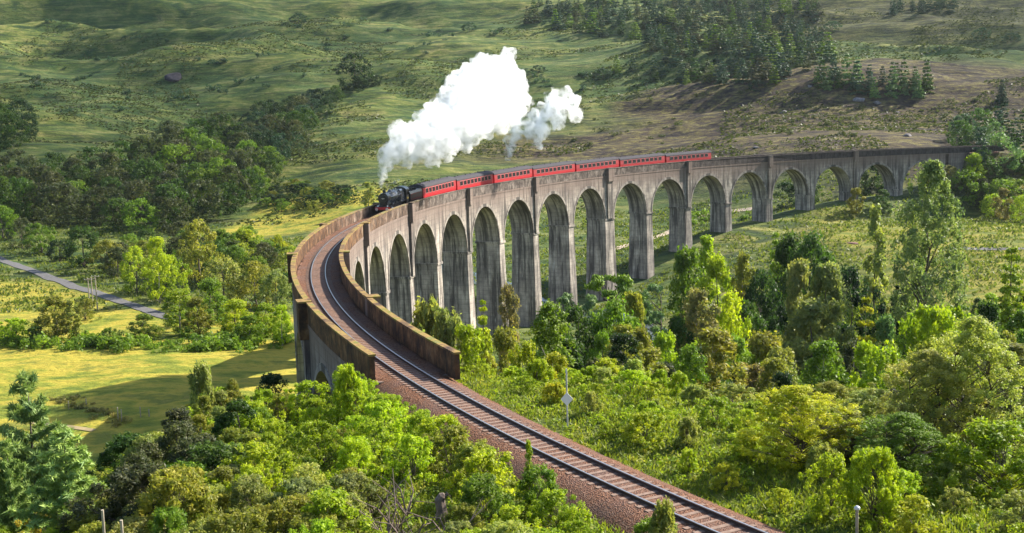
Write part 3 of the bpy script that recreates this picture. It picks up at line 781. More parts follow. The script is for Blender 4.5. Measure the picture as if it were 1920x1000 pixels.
def proto(key, seed, aspect, prof, nclump, rcl, nleaf, size, zlo=.12, trunk_r=.018, bark=None, mat=None, up=.35, stretch=1.6, shell=.5, droop=0, flat=1.0, limbs=6, inner=.25, wob=.25, stems=1, lobes=0):
    """unit-high tree. prof(t) gives the crown half width (0..1) at height t of the crown"""
    rng = np.random.default_rng(seed); bark = bark or M_BARK; mat = mat or M_LEAF
    C = []; tries = 0
    lob = rng.random(8)*2*PI
    while len(C) < nclump:
        t = rng.random()**.85; ang = rng.random()*2*PI
        w_ = 1 + wob*(math.sin(ang*2+lob[0]+t*3) + .6*math.sin(ang*3+lob[1]-t*5)) 
        R_ = aspect/2*prof(t)*w_
        q = inner + (1-inner)*rng.random()**.45
        x, y = R_*q*math.cos(ang), R_*q*math.sin(ang); z = zlo + (1-zlo)*t*(.97+.06*rng.random())
        C.append((x, y, z))
    C = np.array(C)
    C[:, 0] += .03*math.sin(lob[2])*C[:, 2]; r = rcl*(.6+.8*rng.random(nclump))
    C[:, 2] = np.minimum(C[:, 2], 1-r*.7)
    V, tone = leaf_quads(rng, C, r, nleaf, size, up, stretch, shell, droop, flat)
    L = []
    for s_ in range(stems):
        a0 = rng.random()*2*PI; lean = .0 if stems == 1 else .12
        top = .93 if stems == 1 else .8
        pts = [(0.015*math.cos(a0)*s_, .015*math.sin(a0)*s_, -.04)]; 
        for i in range(1, 7):
            u = i/6; pts.append((lean*math.cos(a0)*u+.012*rng.normal(), lean*math.sin(a0)*u+.012*rng.normal(), u*top))
        rad = [trunk_r*(1.25-u*1.15) for u in np.linspace(0, 1, 7)]; L.append((pts, rad))
        sel = rng.choice(nclump, min(limbs, nclump), replace=False)
        for i in sel:
            e = C[i]; zb = max(.06, e[2]-.10-.6*np.hypot(e[0], e[1])); bx = np.interp(zb, [p[2] for p in pts], [p[0] for p in pts]); by = np.interp(zb, [p[2] for p in pts], [p[1] for p in pts])
            mid = ((bx+e[0])/2+.01*rng.normal(), (by+e[1])/2+.01*rng.normal(), zb*.35+e[2]*.65-.015)
            r0 = trunk_r*(1.1-zb)*.55
            L.append(([(bx, by, zb), mid, tuple(e)], [r0, r0*.6, r0*.2]))
    PROTO.setdefault(key, []).append((crown_mesh(key+'_crown', V, tone, mat), bark_mesh(key+'_trunk', L, bark)))
rnd_p = lambda t: max(.12, math.sin(PI*min(1, (t*.93+.10)))**.55)
egg_p = lambda t: max(.10, math.sin(PI*min(1, (t*.80+.16)))**.7)*(1-.25*t)
cone_p = lambda t: max(.05, (1-t)**.85)
pop_p = lambda t: max(.12, (math.sin(PI*(t*.85+.1)))**.6)*(1-.45*t)
dome_p = lambda t: max(.15, math.sqrt(max(0, 1-t*t*.95)))
for i in range(4): proto('broad_far', 10+i, .95, rnd_p, 75, .085, 42, .030, .03, wob=.10, inner=.72, shell=.7)
for i in range(4): proto('broad', 20+i, .85, rnd_p, 70, .085, 100, .022, .10, wob=.18, limbs=10)
for i in range(3): proto('birch', 30+i, .52, egg_p, 85, .055, 90, .017, .14, bark=M_BIRCH, wob=.25, limbs=14, trunk_r=.011, droop=.6, inner=.1)
for i in range(2): proto('willow', 40+i, .52, egg_p, 110, .06, 110, .017, .03, wob=.12, limbs=6, droop=1.0, stretch=2.2, up=.1)
for i in range(3): proto('poplar', 50+i, .26, pop_p, 60, .04, 70, .016, .05, wob=.1, limbs=6, trunk_r=.010, stretch=2.2, up=.6)
for i in range(3): proto('dense', 60+i, .70, egg_p, 70, .08, 110, .022, .03, wob=.12, limbs=4)
for i in range(2): proto('airy', 70+i, .46, rnd_p, 330, .030, 62, .0092, .12, wob=.15, limbs=50, trunk_r=.010, inner=.1)
for i in range(4): proto('shrub', 80+i, 1.2, dome_p, 95, .080, 80, .028, .0, wob=.42, limbs=8, trunk_r=.012, stems=4)
for i in range(2): proto('upright_shrub', 90+i, .95, dome_p, 60, .075, 90, .034, .0, wob=.25, limbs=10, trunk_r=.010, stems=7, stretch=2.6, up=.1, droop=-.9, flat=2.2)
for i in range(2): proto('fine_shrub', 95+i, 1.2, dome_p, 110, .085, 110, .020, .0, wob=.25, limbs=16, trunk_r=.009, stems=6, stretch=2.6)
for i in range(2): proto('near_birch', 100+i, .62, rnd_p, 330, .036, 110, .0088, .06, bark=M_BARK, wob=.3, limbs=60, trunk_r=.011, inner=.08, stems=2)
def conifer_proto(key, seed, aspect, tiers, per, size, n, mat, droop=.25, trunk_r=.014, zlo=.06, stretch=2.0, clump=.035, upt=.0):
    rng = np.random.default_rng(seed); C = []; L = [([(0, 0, -.03), (0, 0, .5), (0.004, 0, .98)], [trunk_r, trunk_r*.6, trunk_r*.1])]
    for i in range(tiers):
        t = (i+rng.random()*.5)/tiers; z = zlo + (1-zlo)*t; R_ = aspect/2*((1-t)**.8)*(.8+.35*rng.random())+.008
        k = max(3, int(per*(1-t*.6)))
        for j in range(k):
            a = 2*PI*(j+rng.random()*.6)/k + i*1.3; Rj = R_*(.75+.35*rng.random())
            m = max(1, int(Rj/(clump*1.1)))
            for q in range(m):
                f = (q+1)/m; C.append((Rj*f*math.cos(a), Rj*f*math.sin(a), z-droop*Rj*f*f+upt*Rj*f))
            if mat is M_NEED and i % 2 == 0: L.append(([(0, 0, z), (Rj*.9*math.cos(a), Rj*.9*math.sin(a), z-droop*Rj*.8+upt*Rj*.9)], [trunk_r*.35*(1-t)+.001, .0008]))
    C = np.array(C); r = np.full(len(C), clump)*(.7+.6*rng.random(len(C)))
    V, tone = leaf_quads(rng, C, r, n, size, .3, stretch, .3, 0, .55)
    PROTO.setdefault(key, []).append((crown_mesh(key+'_crown', V, tone, mat), bark_mesh(key+'_trunk', L, M_BARK, 5)))
for i in range(3): conifer_proto('conifer_far', 110+i, .42, 9, 6, .040, 16, M_NEED, clump=.055)
for i in range(2): conifer_proto('conifer', 120+i, .42, 18, 9, .020, 26, M_NEED, clump=.032)
for i in range(1): conifer_proto('layered', 130+i, .46, 8, 7, .020, 46, M_LEAF, droop=.05, zlo=.2, clump=.040, trunk_r=.009)
for i in range(2): conifer_proto('near_pine', 140+i, .62, 10, 7, .013, 60, M_NEED, droop=-.05, upt=.45, clump=.028, stretch=6, trunk_r=.013, zlo=.12)
# flat-topped scots pine: cushions at the ends of limbs
def pine_proto(key, seed):
    rng = np.random.default_rng(seed); C = []; L = [([(0, 0, -.03), (.01, 0, .5), (0, .01, .9)], [.022, .014, .005])]
    for i in range(26):
        t = .35+.62*rng.random(); a = rng.random()*2*PI; R_ = (.12+.30*math.sin(PI*min(1, (t-.3)/.75)))*(.5+.6*rng.random())
        e = (R_*math.cos(a), R_*math.sin(a), t); L.append(([(0, 0, t-.12), (e[0]*.6, e[1]*.6, t-.05), e], [.007, .004, .002]))
        for j in range(5): C.append((e[0]+rng.normal()*.04, e[1]+rng.normal()*.04, e[2]+.01*rng.normal()))
    C = np.array(C); V, tone = leaf_quads(rng, C, np.full(len(C), .055), 70, .016, .6, 2.5, .3, 0, .45)
    PROTO.setdefault(key, []).append((crown_mesh(key+'_crown', V, tone, M_NEED), bark_mesh(key+'_trunk', L, M_BARK, 6)))
pine_proto('pine', 150); pine_proto('pine', 151)
# leaf tints; dull has the left wood's shade put into its colour
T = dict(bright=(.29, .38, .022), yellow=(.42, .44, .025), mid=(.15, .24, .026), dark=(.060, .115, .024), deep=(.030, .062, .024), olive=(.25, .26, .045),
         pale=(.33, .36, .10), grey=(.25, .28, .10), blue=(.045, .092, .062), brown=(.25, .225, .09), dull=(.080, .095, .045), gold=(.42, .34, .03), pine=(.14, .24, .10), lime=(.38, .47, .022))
KIND = dict(broad_far='broadleaf_tree', broad='broadleaf_tree', birch='birch_tree', near_birch='birch_tree', willow='willow_tree', poplar='poplar_tree', dense='broadleaf_tree',
            airy='aspen_tree', shrub='shrub', upright_shrub='shrub', fine_shrub='shrub', conifer_far='conifer_tree', conifer='conifer_tree', layered='larch_tree', near_pine='pine_tree', pine='pine_tree')
vr = np.random.default_rng(77)
SPOTS = []
def plant(kind, x, y, z, h, wscale, tint, label, group=None, bare=False):
    crown, trunk = PROTO[kind][vr.integers(len(PROTO[kind]))]
    nm = KIND[kind]
    o = link(nm, None) if False else empty(nm, (x, y, z-.02*h), vr.random()*2*PI)
    o.scale = (h*wscale, h*wscale, h)
    tc = np.array(T[tint]) if isinstance(tint, str) else np.array(tint)
    tc = tc*(.85+.3*vr.random())*(1+.12*(vr.random(3)-.5))
    c = link('crown' if 'tree' in nm else 'foliage', crown, o); c.color = (*tc, 1)
    if not bare: link('trunk' if 'tree' in nm else 'stems', trunk, o)
    tag(o, label, 'shrub' if nm == 'shrub' else 'tree', group)
    SPOTS.append((x, y)); return o
ASP = dict(broad_far=.95, broad=.85, birch=.52, near_birch=.55, willow=.52, poplar=.26, dense=.70, airy=.46, shrub=1.25, upright_shrub=.95, fine_shrub=1.2, conifer_far=.42, conifer=.42, layered=.46, near_pine=.62, pine=.75)
def plantD(px, top, D, wpx, kind, tint, label, group=None):
    p = at(px, top, D); zg = hz(p[0], p[1]); h = max(1.2, p[2]-zg); w = wpx*D/FPX
    return plant(kind, p[0], p[1], zg, h, min(2.2, max(.55, w/(h*ASP[kind]))), tint, label, group)
def plantB(px, base, top, wpx, kind, tint, label, group=None):
    H = hits(px, base)
    if H is None: return
    P, t_ = H; h = (base-top)*t_/FPX; w = wpx*t_/FPX
    return plant(kind, P[0], P[1], P[2], h, min(1.8, max(.6, w/(h*ASP[kind]))), tint, label, group)
def in_poly(p, poly):
    c = False; n = len(poly)
    for i in range(n):
        a, b = poly[i], poly[(i+1) % n]
        if (a[1] > p[1]) != (b[1] > p[1]) and p[0] < (b[0]-a[0])*(p[1]-a[1])/(b[1]-a[1])+a[0]: c = not c
    return c
def near_line(x, y, m):
    r = math.hypot(x, y); s = math.atan2(y, -x)*R0
    return abs(r-R0) < m and -230 < s < 340
def wood(poly, n, kinds, hr, wr, tints, gap, label, group, bare=True, rng=None, clear=5.0):
    """label: text with {h} and {t} filled from how the tree came out"""
    rng = rng or np.random.default_rng(len(poly)*31+n); poly = np.array(poly, float); lo, hi = poly.min(0), poly.max(0)
    pts = []; k = 0; tries = 0
    while k < n and tries < n*14:
        tries += 1; p = lo+(hi-lo)*rng.random(2)
        if not in_poly(p, poly): continue
        H = hits(*p)
        if H is None: continue
        P, t_ = H
        if any((P[0]-a)**2+(P[1]-b)**2 < gap*gap for a, b in pts) or near_line(P[0], P[1], clear): continue
        pts.append((P[0], P[1])); k += 1
        ti = tints[rng.integers(len(tints))]
        plant(kinds[rng.integers(len(kinds))], P[0], P[1], P[2], rng.uniform(*hr), rng.uniform(*wr), ti, label.replace('{t}', TW_[ti]), group, bare)
    return pts
TW_ = dict(bright='bright green', yellow='yellow green', mid='mid green', dark='dark green', deep='very dark green', olive='olive green', pale='pale green', grey='grey green',
           blue='bluish dark', brown='brownish', dull='dull green', gold='golden', pine='blue green', lime='lime green')
def scrub_mass(name, polys, hr, tints, label, seed):
    rng = np.random.default_rng(seed); VV = []; TT = []; k = 0
    for poly, n in polys:
        poly = np.array(poly, float); lo, hi = poly.min(0), poly.max(0); m = 0; tries = 0
        while m < n and tries < n*10:
            tries += 1; p = lo+(hi-lo)*rng.random(2)
            if not in_poly(p, poly): continue
            H = hits(*p)
            if H is None or near_line(H[0][0], H[0][1], 12): continue
            P, t_ = H; h = rng.uniform(*hr); m += 1; w = h*rng.uniform(.6, 1.2)
            C = np.array([(P[0]+rng.normal()*w*.5, P[1]+rng.normal()*w*.5, P[2]+h*(.15+.5*rng.random())) for _ in range(7)])
            V, T_ = leaf_quads(rng, C, np.full(7, h*.38), 34, h*.14); VV.append(V); TT.append(np.clip(T_*.7+.3*rng.random(), 0, 1))
    o = link(name, crown_mesh(name, np.concatenate(VV), np.concatenate(TT), M_LEAF)); o.color = (*T[tints], 1)
    return tag(o, label, 'scrub', kind='stuff')
G1 = 'trees of the shaded wood on the left hillside'
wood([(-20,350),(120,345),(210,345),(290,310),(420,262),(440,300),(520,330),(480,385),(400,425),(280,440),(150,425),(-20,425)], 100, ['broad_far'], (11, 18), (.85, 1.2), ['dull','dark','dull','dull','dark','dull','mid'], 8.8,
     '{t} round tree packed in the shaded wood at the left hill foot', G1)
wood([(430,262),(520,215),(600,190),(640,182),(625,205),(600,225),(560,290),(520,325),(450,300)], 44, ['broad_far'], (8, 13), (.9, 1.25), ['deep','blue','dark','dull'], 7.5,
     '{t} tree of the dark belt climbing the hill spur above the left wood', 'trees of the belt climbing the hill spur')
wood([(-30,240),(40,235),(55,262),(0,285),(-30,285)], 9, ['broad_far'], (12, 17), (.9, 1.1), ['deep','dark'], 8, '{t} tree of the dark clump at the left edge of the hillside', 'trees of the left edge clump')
plantB(666, 163, 98, 74, 'broad_far', 'deep', 'big dark round tree standing alone on the hill ridge above the belt')
wood([(690,160),(712,158),(715,168),(640,172)], 5, ['shrub'], (4, 7), (.9, 1.3), ['deep'], 5, 'low dark bush beside the lone round tree on the ridge', 'bushes beside the lone tree')
G2 = 'conifers of the far plantation on the right hillside'
wood([(985,48),(1060,60),(1180,78),(1250,115),(1215,140),(1120,138),(1240,158),(1330,165),(1470,158),(1500,140),(1560,120),(1530,70),(1545,15),(1420,4),(1250,4),(1100,6),(995,14)], 250, ['conifer_far'], (8, 14), (1.1, 2.0), ['blue','blue','blue','dark','mid','dull'], 6,
     '{t} tree of the far plantation spread over the right hillside', G2)
wood([(1540,150),(1640,160),(1742,168),(1745,186),(1640,186),(1560,172),(1530,165)], 50, ['conifer_far'], (10, 16), (.9, 1.2), ['blue','pine','dark'], 5,
     '{t} conifer of the narrow row below the far plantation', 'conifers of the lower row')
wood([(1660,14),(1790,12),(1790,26),(1665,28)], 18, ['conifer_far'], (9, 14), (1, 1.3), ['blue'], 7, 'bluish conifer of the small stand near the upper right of the hill', 'small stand on the upper right hill')
plantB(1878, 196, 148, 26, 'conifer', 'blue', 'single tall conifer on the open slope near the right edge')
for q, (px, b, t_) in enumerate([(1505, 95, 70), (1560, 60, 40), (1840, 75, 52), (1895, 82, 62), (1010, 140, 122), (1130, 150, 128), (560, 45, 25), (880, 60, 42), (1420, 172, 150)]):
    plantB(px, b, t_, 34, 'broad_far', 'blue', 'small dark bush dotted by itself on the far hillside', 'bushes dotted on the far hillside')
G3 = 'trees at the right end of the viaduct'
wood([(1795,262),(1925,255),(1925,330),(1860,330),(1800,310)], 26, ['broad_far','conifer_far'], (9, 14), (.9, 1.2), ['dark','blue','pine'], 6, '{t} tree on the slope behind the right end of the viaduct', G3)
wood([(1775,345),(1840,335),(1925,340),(1925,420),(1860,410),(1800,385)], 40, ['broad','broad_far','dense'], (7, 12), (.9, 1.2), ['mid','dark','bright','dull','brown'], 5, '{t} tree below the right end of the viaduct', G3)
wood([(1470,392),(1560,378),(1700,352),(1760,370),(1700,392),(1560,398)], 50, ['broad_far'], (7, 11), (.9, 1.3), ['deep','dark','dark'], 4.5, '{t} tree seen through the small far arches', 'trees behind the far arches', clear=14)
plantB(1606, 402, 352, 36, 'dense', 'olive', 'small olive tree standing against the far pier right of centre')
plantB(1655, 400, 355, 40, 'dense', 'dark', 'small dark tree under the last visible arch')
# trees down the left valley
for px, b, t_, w_, kd, ti, lb in [
    (6,450,385,62,'broad','mid','rounded mid green tree cut by the left edge above the road'), (42,468,408,52,'broad_far','dull','dull tree just right of the left edge above the road'),
    (78,476,418,66,'broad','mid','mid green tree between the left edge and the dark pair above the road'), (112,490,448,52,'broad','deep','low very dark tree leaning to the dark oak above the road'),
    (157,502,422,74,'broad','dark','dark spreading oak above the road'), (203,508,448,60,'broad','olive','olive tree just right of the dark oak'),
    (258,552,460,62,'broad','lime','bright lime round tree with thin trunk beside the road'), (302,572,442,52,'birch','lime','tall bright tree just right of the lime round one'),
    (325,566,478,64,'broad','bright','bright green spreading tree behind the tall bright one'), (222,520,462,56,'broad','dull','dull tree behind the lime round tree'),
    (376,540,408,90,'broad','olive','large olive tree with rusty top in mid left valley'), (345,520,440,70,'broad','dull','dull tree between the bright trees and the rusty topped one'),
    (425,505,435,56,'broad','mid','mid green tree right of the rusty topped tree'), (462,492,428,60,'dense','bright','fresh green tree at the foot of the yellow slope'),
    (498,500,450,55,'dense','mid','green bush tree below the yellow slope'), (522,480,440,40,'shrub','yellow','yellow bush on the edge of the yellow slope'),
    (420,575,480,84,'broad','pale','pale tree in the middle of the left thicket'), (480,580,488,84,'broad','olive','olive domed tree left of the outer viaduct wall'),
    (520,590,505,70,'broad','grey','grey green tree nearest the outer viaduct wall'), (395,610,520,70,'dense','mid','mid green tree low in the left thicket'),
    (340,628,540,80,'birch','bright','bright feathery tree at the end of the road'), (372,628,556,60,'dense','olive','olive tree right of the road end'),
    (442,628,560,70,'dense','lime','lime tree low in the left thicket'), (500,632,568,60,'dense','bright','bright bushy tree beside the tall outer pier'),
    (470,645,590,60,'dense','mid','mid green bush tree in front of the lime one'), (530,650,570,44,'birch','lime','slim lime tree touching the outer pier'),
    (108,640,553,84,'dense','olive','broad olive tree with brown side in the left foreground field edge'), (138,642,560,36,'poplar','pale','pale upright tree right of the broad olive one'),
    (272,640,588,88,'dense','mid','wide low green tree right of the field fence line'), (28,645,596,84,'shrub','lime','bright bush at the left frame edge by the field'),
    (68,648,612,50,'shrub','dark','dark bush at the foot of the broad olive tree'), (204,648,614,50,'shrub','mid','round green bush between field and fence line'),
    (160,600,560,60,'shrub','olive','olive bush beyond the broad olive tree'), (310,560,520,50,'broad','dark','dark tree behind the bright pair')]:
    plantB(px, b, t_, w_, kd, ti, lb)
wood([(210,480),(300,470),(420,470),(540,500),(545,560),(460,560),(330,520),(230,510)], 34, ['broad','broad_far','dense'], (6, 10), (.9, 1.2), ['dull','dark','mid','olive'], 6, '{t} tree filling the thicket left of the viaduct', 'trees of the left valley thicket', clear=9)
wood([(520,360),(560,345),(655,362),(650,388),(560,400),(500,395)], 42, ['shrub'], (2, 4.5), (1.1, 1.7), ['dark','mid','deep','olive'], 4, '{t} bush on the slope behind the locomotive', 'bushes on the slope behind the locomotive', clear=14)
wood([(430,470),(500,450),(560,470),(520,500),(440,500)], 14, ['shrub'], (1.5, 3.4), (1, 1.5), ['yellow','bright','mid'], 4, '{t} bush on the sunny slope left of the curve', 'bushes on the sunny slope', clear=12)
plantB(692, 396, 340, 28, 'poplar', 'pale', 'pale upright tree rising just beyond the front of the locomotive')
scrub_mass('scrub_bushes', [([(560,30),(760,40),(960,60),(960,110),(700,120),(560,90)], 24), ([(100,30),(400,60),(600,140),(400,200),(100,220),(0,160)], 45), ([(880,120),(1200,140),(1200,170),(900,170)], 25)], (2, 4.5), 'blue', 'dark scrub bushes spotted over the upper hillsides', 61)
scrub_mass('moor_scrub', [([(1550,170),(1920,190),(1920,240),(1700,260),(1300,250),(1100,200),(1200,175)], 90), ([(1000,200),(1400,260),(1300,290),(1000,270)], 30)], (1.2, 2.8), 'dull', 'dull low scrub scattered on the brown moor behind the viaduct', 62)
scrub_mass('hedge_scrub', [([(0,640),(200,640),(520,646),(540,662),(300,665),(0,655)], 70), ([(330,590),(540,580),(545,650),(420,655),(330,640)], 40), ([(1290,405),(1420,400),(1560,398),(1560,412),(1300,425)], 24)], (1.2, 3.2), 'mid', 'low green scrub along the field edge and between the valley trees', 63)
scrub_mass('bank_bracken', [([(95,742),(150,748),(235,790),(225,806),(140,772),(95,758)], 40)], (.5, 1.1), 'brown', 'brown bracken along the low bank at the near edge of the left field', 64)
# wood in the valley to the right of the viaduct
for px, tp, D, w_, kd, ti, lb in [
    (800,572,128,100,'upright_shrub','pale','tall reedy willow bush just over the right parapet'), (838,590,120,90,'upright_shrub','grey','reedy bush right of the tallest reedy one over the parapet'),
    (905,552,132,54,'conifer','lime','pointed lime green conifer between the parapet and the dark wood'), (878,608,115,70,'shrub','bright','reedy bush in front of the pointed lime conifer'),
    (945,612,122,84,'dense','olive','olive bush tree right of the pointed lime conifer'), (985,640,112,80,'shrub','yellow','yellow bush before the tall middle piers'),
    (950,530,210,46,'birch','brown','thin brownish tree under the middle arch'), (1030,600,135,90,'broad','dark','dark tree at the left end of the central wood'),
    (1085,572,148,110,'broad','dark','broad dark tree of the central wood with sunlit crown'), (1150,556,150,96,'broad','mid','full green tree at the heart of the central wood'),
    (1188,546,158,66,'willow','olive','narrow olive tree at the heart of the central wood'), (1085,545,185,84,'pine','pine','flat topped pine left of the tallest pine before the piers'),
    (1142,508,190,120,'pine','mid','tallest flat topped pine before the middle piers'), (1130,620,122,70,'dense','mid','round sunlit tree in front of the central wood'),
    (1068,630,122,96,'dense','dark','very dark round tree in front of the central wood'), (1205,610,128,66,'willow','olive','upright olive tree right of the round sunlit one'),
    (1240,528,195,84,'pine','pine','blue green pine right of the tallest pine'), (1250,620,138,74,'dense','bright','bright green tree right of the upright olive one'),
    (1305,538,165,116,'birch','brown','wide pinkish brown tree beside a vivid green one'), (1370,546,172,64,'broad','lime','vivid lime tree right of the pinkish brown tree'),
    (1290,672,118,84,'dense','mid','dense glossy green conical tree above the bright slope'), (1330,438,225,54,'poplar','lime','lime spire tree in front of the pier with the path'),
    (1292,460,220,50,'dense','mid','mid green tree left of the lime spire'), (1345,475,215,54,'dense','bright','bright tree right of the lime spire'),
    (1392,470,212,48,'birch','olive','slender olive tree between two green groups'), (1455,425,225,60,'conifer','bright','bright tipped conifer in the dark group below the far piers'),
    (1485,436,222,56,'dense','dark','dark tree right of the bright tipped conifer'), (1520,432,218,62,'broad','dark','dark tree behind the twin grey willow'),
    (1428,500,195,110,'broad','deep','massive very dark tree left of the twin grey willow'), (1400,560,180,90,'broad','dark','dark tree below the massive very dark one'),
    (1548,470,205,84,'conifer','dark','dark conifer just behind the twin grey willow'), (1500,487,168,88,'willow','grey','left peak of the twin grey green willows'),
    (1546,492,166,104,'willow','grey','right and wider peak of the twin grey green willows'), (1522,560,162,140,'dense','grey','low front of the twin grey green willows'),
    (1624,540,158,68,'layered','yellow','yellow layered larch with a bare trunk showing'), (1662,590,158,56,'dense','pine','small bluish round tree right of the yellow larch'),
    (1598,500,192,80,'broad','deep','dark tree left of the yellow larch'), (1690,500,188,66,'conifer','deep','dark conifer at the left foot of the tall aspen'),
    (1718,480,182,50,'poplar','mid','green column at the left foot of the tall aspen'), (1642,378,205,50,'poplar','pale','pale poplar spire in front of the far arches'),
    (1744,292,168,150,'airy',(.22, .31, .12),'tallest pale airy aspen covering the end of the arches'), (1898,450,158,100,'conifer','bright','green conical tree at the right frame edge'),
    (1790,575,142,96,'shrub','bright','bright bush below the tall aspen'), (1740,570,140,70,'shrub','lime','lime bush at the foot of the tall aspen'),
    (1850,560,150,80,'dense','dark','dark tree left of the conical tree at the right edge'), (1430,620,145,110,'dense','olive','olive dome right of the pinkish brown tree'),
    (1375,625,150,96,'dense','mid','mid green dome below the vivid lime tree'), (1470,650,132,96,'dense','pale','pale green dome below the twin willows'),
    (1405,680,122,120,'dense','brown','rusty brown bush tree over the shaded hollow'), (1345,660,128,80,'dense','dark','dark tree left of the rusty brown bush tree'),
    (1560,665,125,96,'broad','mid','mid green tree under the twin willows'), (1625,640,125,90,'dense','lime','lime bush tree under the yellow larch'),
    (1670,655,92,150,'broad','bright','broad bright tree below the yellow larch at right'), (1740,640,92,120,'broad','olive','olive tree in the right middle ground'),
    (1555,715,72,130,'near_birch','olive','olive birch behind the near yellow green birch'), (1640,728,68,150,'near_birch','pale','pale birch right of the near yellow green birch'),
    (1492,722,60,170,'near_birch','yellow','near yellow green birch with dark trunk above the track'), (1590,765,61,140,'near_birch','olive','near olive birch close behind the yellow green one'),
    (1700,775,57,170,'near_birch','mid','near mid green birch at lower right'), (1835,592,62,190,'near_birch','pale','largest pale airy birch with forked dark limbs at the right'), (1745,655,62,170,'near_birch','pale','pale airy birch just left of the largest one at the right'),
    (1900,640,70,240,'near_birch','grey','grey green birch cut by the right frame edge'), (1640,840,52,120,'fine_shrub','lime','lime leafy bush between the near birches at lower right'), (1560,850,53,110,'shrub','bright','bright bush under the yellow green birch by the track'), (1400,830,62,90,'shrub','lime','lime bush on the bank left of the near birches'), (1880,790,55,230,'fine_shrub','bright','bright leafy bush at the lower right edge'),
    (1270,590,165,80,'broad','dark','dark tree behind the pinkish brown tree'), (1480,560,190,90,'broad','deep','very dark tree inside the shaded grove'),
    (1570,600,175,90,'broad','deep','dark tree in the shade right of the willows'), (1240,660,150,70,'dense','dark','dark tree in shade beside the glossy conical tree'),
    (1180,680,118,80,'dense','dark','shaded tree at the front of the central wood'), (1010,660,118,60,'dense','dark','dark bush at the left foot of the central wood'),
    (1710,610,150,90,'broad','dark','dark tree below the tall aspen'), (1800,640,120,130,'broad','olive','olive tree behind the largest airy birch')]:
    plantD(px, tp, D, w_, kd, ti, lb)
SIGN = at(1063, 748, 70)
def wood_D(urange, n, kinds, hr, tints, gap, label, group, seed, wr=(.9, 1.2), test=None, clear=9, bare=False):
    """scatter over a piece of ground given in metres: (u0,u1,D0,D1) right of / ahead of the camera"""
    rng = np.random.default_rng(seed); pts = []; u0, u1, d0, d1 = urange; tries = 0
    while len(pts) < n and tries < n*25:
        tries += 1; u = rng.uniform(u0, u1); D = rng.uniform(d0, d1)
        x = CAM[0]+u*math.sin(YAW)+D*math.cos(YAW); y = CAM[1]-u*math.cos(YAW)+D*math.sin(YAW)
        if abs(u/D) > .45 or near_line(x, y, clear): continue
        if test and not test(u, D, x, y): continue
        if math.hypot(x-SIGN[0], y-SIGN[1]) < 2.6 or (abs(u-D*.0437) < 1.3 and 60 < D < 70): continue
        if any((x-a)**2+(y-b)**2 < gap*gap for a, b in pts): continue
        pts.append((x, y)); ti = tints[rng.integers(len(tints))]
        plant(kinds[rng.integers(len(kinds))], x, y, hz(x, y), rng.uniform(*hr), rng.uniform(*wr), ti, label.replace('{t}', TW_[ti]), group, bare)
def side(x, y): return math.hypot(x, y)-R0   # >0 outside of the curve (left), <0 inside (right)
def s_at(x, y): return math.atan2(y, -x)*R0
wood_D((3, 75, 100, 190), 95, ['dense','birch','birch'], (6, 11), ['dark','mid','olive','deep','dull','bright','mid'], 5.0, '{t} tree filling the valley wood right of the viaduct', 'trees filling the valley wood', 201, test=lambda u, D, x, y: side(x, y) < -14)
wood_D((50, 110, 70, 170), 45, ['birch','birch','dense'], (4, 8), ['mid','olive','bright','dull','pale'], 5, '{t} tree filling the wood at the lower right', 'trees filling the lower right wood', 202, test=lambda u, D, x, y: side(x, y) < -14)
wood_D((30, 110, 185, 250), 26, ['dense'], (2.5, 6), ['mid','dark','olive','bright'], 7, '{t} bush on the valley floor below the far piers', 'bushes on the valley floor', 203, test=lambda u, D, x, y: side(x, y) < -16)
wood_D((20, 75, 200, 240), 22, ['birch','dense','poplar'], (6, 10), ['lime','bright','mid','olive'], 6, '{t} tree in the loose belt below the far piers', 'trees of the belt below the far piers', 204, test=lambda u, D, x, y: side(x, y) < -16)
# bright slope right of the line
wood_D((-6, 60, 42, 96), 95, ['shrub','shrub','upright_shrub'], (.7, 1.8), ['lime','yellow','bright','lime','pale'], 2.1, '{t} bush on the sunny bank right of the track', 'bushes on the sunny bank right of the track', 211, (.9, 1.5), lambda u, D, x, y: (-24 if D < 75 else -16) < side(x, y) < -4.4, 3.4)
# the overgrown bank in front, left of the line
def front(u, D, x, y):
    if D > 84 and u > -.225*D: return False
    return side(x, y) > 3.9 and s_at(x, y) < -60 and u > -.30*D+ (0 if D < 60 else (D-60)*.12)
wood_D((-34, 24, 40, 106), 175, ['shrub','shrub','fine_shrub'], (1.2, 2.6), ['bright','lime','mid','lime','olive','bright'], 2.0, '{t} bush on the overgrown bank in front of the viaduct', 'bushes on the bank in front of the viaduct', 221, (.9, 1.3), lambda u, D, x, y: front(u, D, x, y) and not (-7 < u < -2 and 44 < D < 56), 3.0)
wood_D((-20, 14, 40, 56), 62, ['fine_shrub'], (1.2, 2.2), ['grey','pale','olive','pale'], 1.9, '{t} fine leaved willow bush at the bottom of the view', 'fine leaved willow bushes in front', 222, (1, 1.35), lambda u, D, x, y: side(x, y) > 5 and not (-7 < u < -2.6))
wood_D((-27, -13, 48, 74), 26, ['dense','fine_shrub'], (2.2, 3.8), ['dull','olive','dark','grey'], 2.4, '{t} taller bush of the dark mass at the left of the bank', 'taller bushes at the left of the bank', 223, (1, 1.4), lambda u, D, x, y: -.325*D < u < -.27*D+3.5)
wood_D((-30, -18, 70, 100), 10, ['birch','dense'], (2.2, 3.4), ['grey','olive','bright'], 3.5, '{t} slender tree on the edge of the bank over the field', 'slender trees on the bank edge', 224, (1, 1.2), lambda u, D, x, y: front(u, D, x, y) and u < -.22*D)
